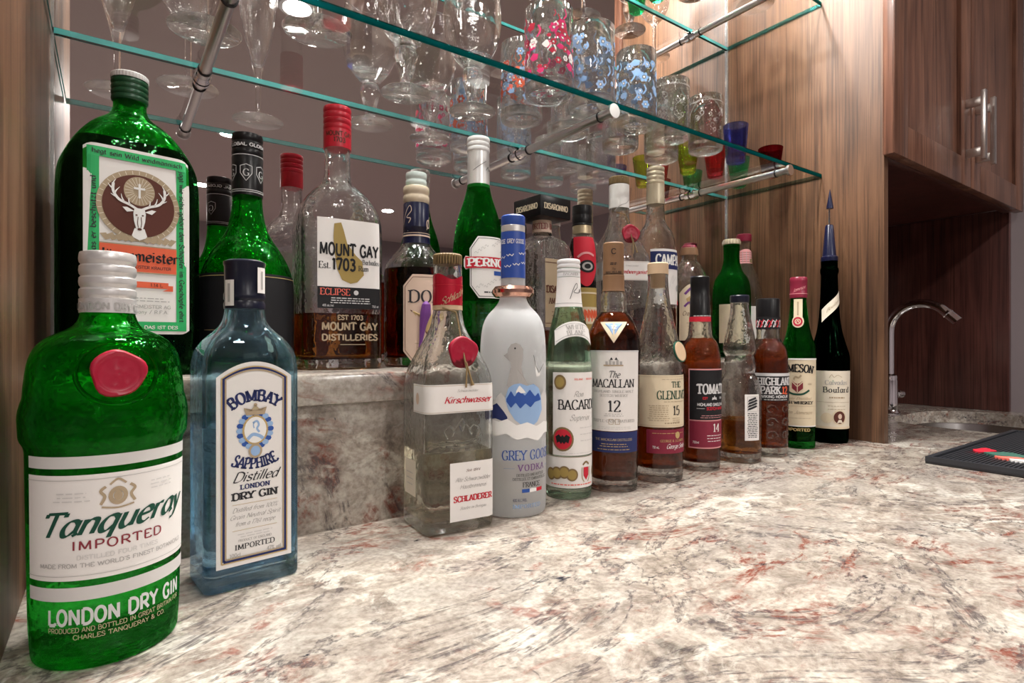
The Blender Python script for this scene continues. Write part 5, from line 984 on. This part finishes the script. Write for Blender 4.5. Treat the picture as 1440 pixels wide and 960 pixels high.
stem('wine_glass', 'wine', .085, .712, T1, 'thin stemmed wine glass on the lower shelf above the large flask')
stem('champagne_flute', 'flute', .188, .640, T1, 'trumpet champagne flute near the front edge of the lower shelf')
stem('goblet', 'goblet', .337, .730, T1, 'egg shaped goblet on a knobbed stem beside the champagne flute')
stem('goblet', 'goblet', .445, .729, T1, 'egg shaped goblet on a knobbed stem beside the printed tumblers')
F = 'flowers'
tumbler(.507, .622, T1, .0345, .122, 'clear tumbler with crimson and white flower print', (F, ['p_mag', 'p_mag', 'p_paper', 'p_wax']))
tumbler(.590, .622, T1, .0345, .124, 'clear tumbler with pale blue flower print beside the crimson printed one', (F, ['p_tblue', 'p_tblue', 'p_sky']))
tumbler(.697, .630, T1, .0320, .122, 'clear tumbler with pale blue flower print beside an etched tumbler', (F, ['p_tblue', 'p_tblue', 'p_sky']), 40)
tumbler(.787, .632, T1, .0310, .100, 'short etched tumbler beside a blue printed tumbler', ('etch', None))
tumbler(.886, .634, T1, .0305, .098, 'short etched tumbler beside the blue shot glass', ('etch', None), 30)
tumbler(.528, .716, T1, .0330, .120, 'clear tumbler with orange and blue flower print behind the crimson printed one', (F, ['p_orange', 'p_tblue', 'p_salmon', 'p_sky']))
tumbler(.630, .716, T1, .0325, .118, 'plain etched tumbler by the mirror behind the blue printed tumbler', ('etch', None), 15)
tumbler(.752, .718, T1, .0325, .100, 'plain etched tumbler by the mirror amid the row', ('etch', None), 60)
tumbler(.862, .716, T1, .0320, .098, 'plain etched tumbler by the mirror behind the last etched one', ('etch', None), 75)
def shot(x, y, z, mat, label, r0=.0155, r1=.0235, h=.066):
    t = thing('shot_glass', label, 'glass', (x, y, z), 0, 'coloured shot glasses'); mb = MB()
    mb.lathe([(.003, .0008), (r0 * .8, .0004), (r0, .003), (r0 * 1.04, .010), ((r0 + r1) / 2, h * .5), (r1, h - .0006), (r1 - .0008, h), (r1 - .0016, h - .0006), ((r0 + r1) / 2 - .0018, h * .5), (r0 * .92, .017), (r0 * .5, .0135), (.002, .013)], mat, 32); mb.build('glass_body', t, 45)
shot(.972, .738, T1, 'shot_lime', 'lime green shot glass behind the etched tumblers'); shot(1.042, .722, T1, 'shot_red', 'bright red shot glass between lime and emerald ones')
shot(.990, .640, T1, 'shot_blue', 'blue shot glass beside the etched tumblers', .0175, .0235, .074); shot(1.150, .736, T1, 'shot_emerald', 'emerald green shot glass in the corner by the mirror'); shot(1.135, .652, T1, 'shot_ruby', 'dark ruby shot glass next to the wood panel', .0165, .0245, .062)
stem('wine_glass', 'wine', .727, .700, T2, 'thin stemmed wine glass standing on the upper shelf over the tumblers'); stem('wine_glass', 'wine', .835, .690, T2, 'thin stemmed wine glass amid the row on the upper shelf')
stem('goblet', 'goblet', .957, .712, T2, 'egg shaped goblet standing on the upper shelf'); stem('wine_glass', 'wine', 1.096, .664, T2, 'thin stemmed wine glass on the upper shelf next to the wood panel')
stem('wine_glass', 'wine', .55, .690, T2, 'thin stemmed wine glass on the upper shelf above the goblets'); stem('champagne_flute', 'flute', .40, .690, T2, 'trumpet champagne flute standing on the upper shelf')
shot(.915, .770, T2, 'shot_emerald', 'emerald shot glass against the mirror on the upper shelf')
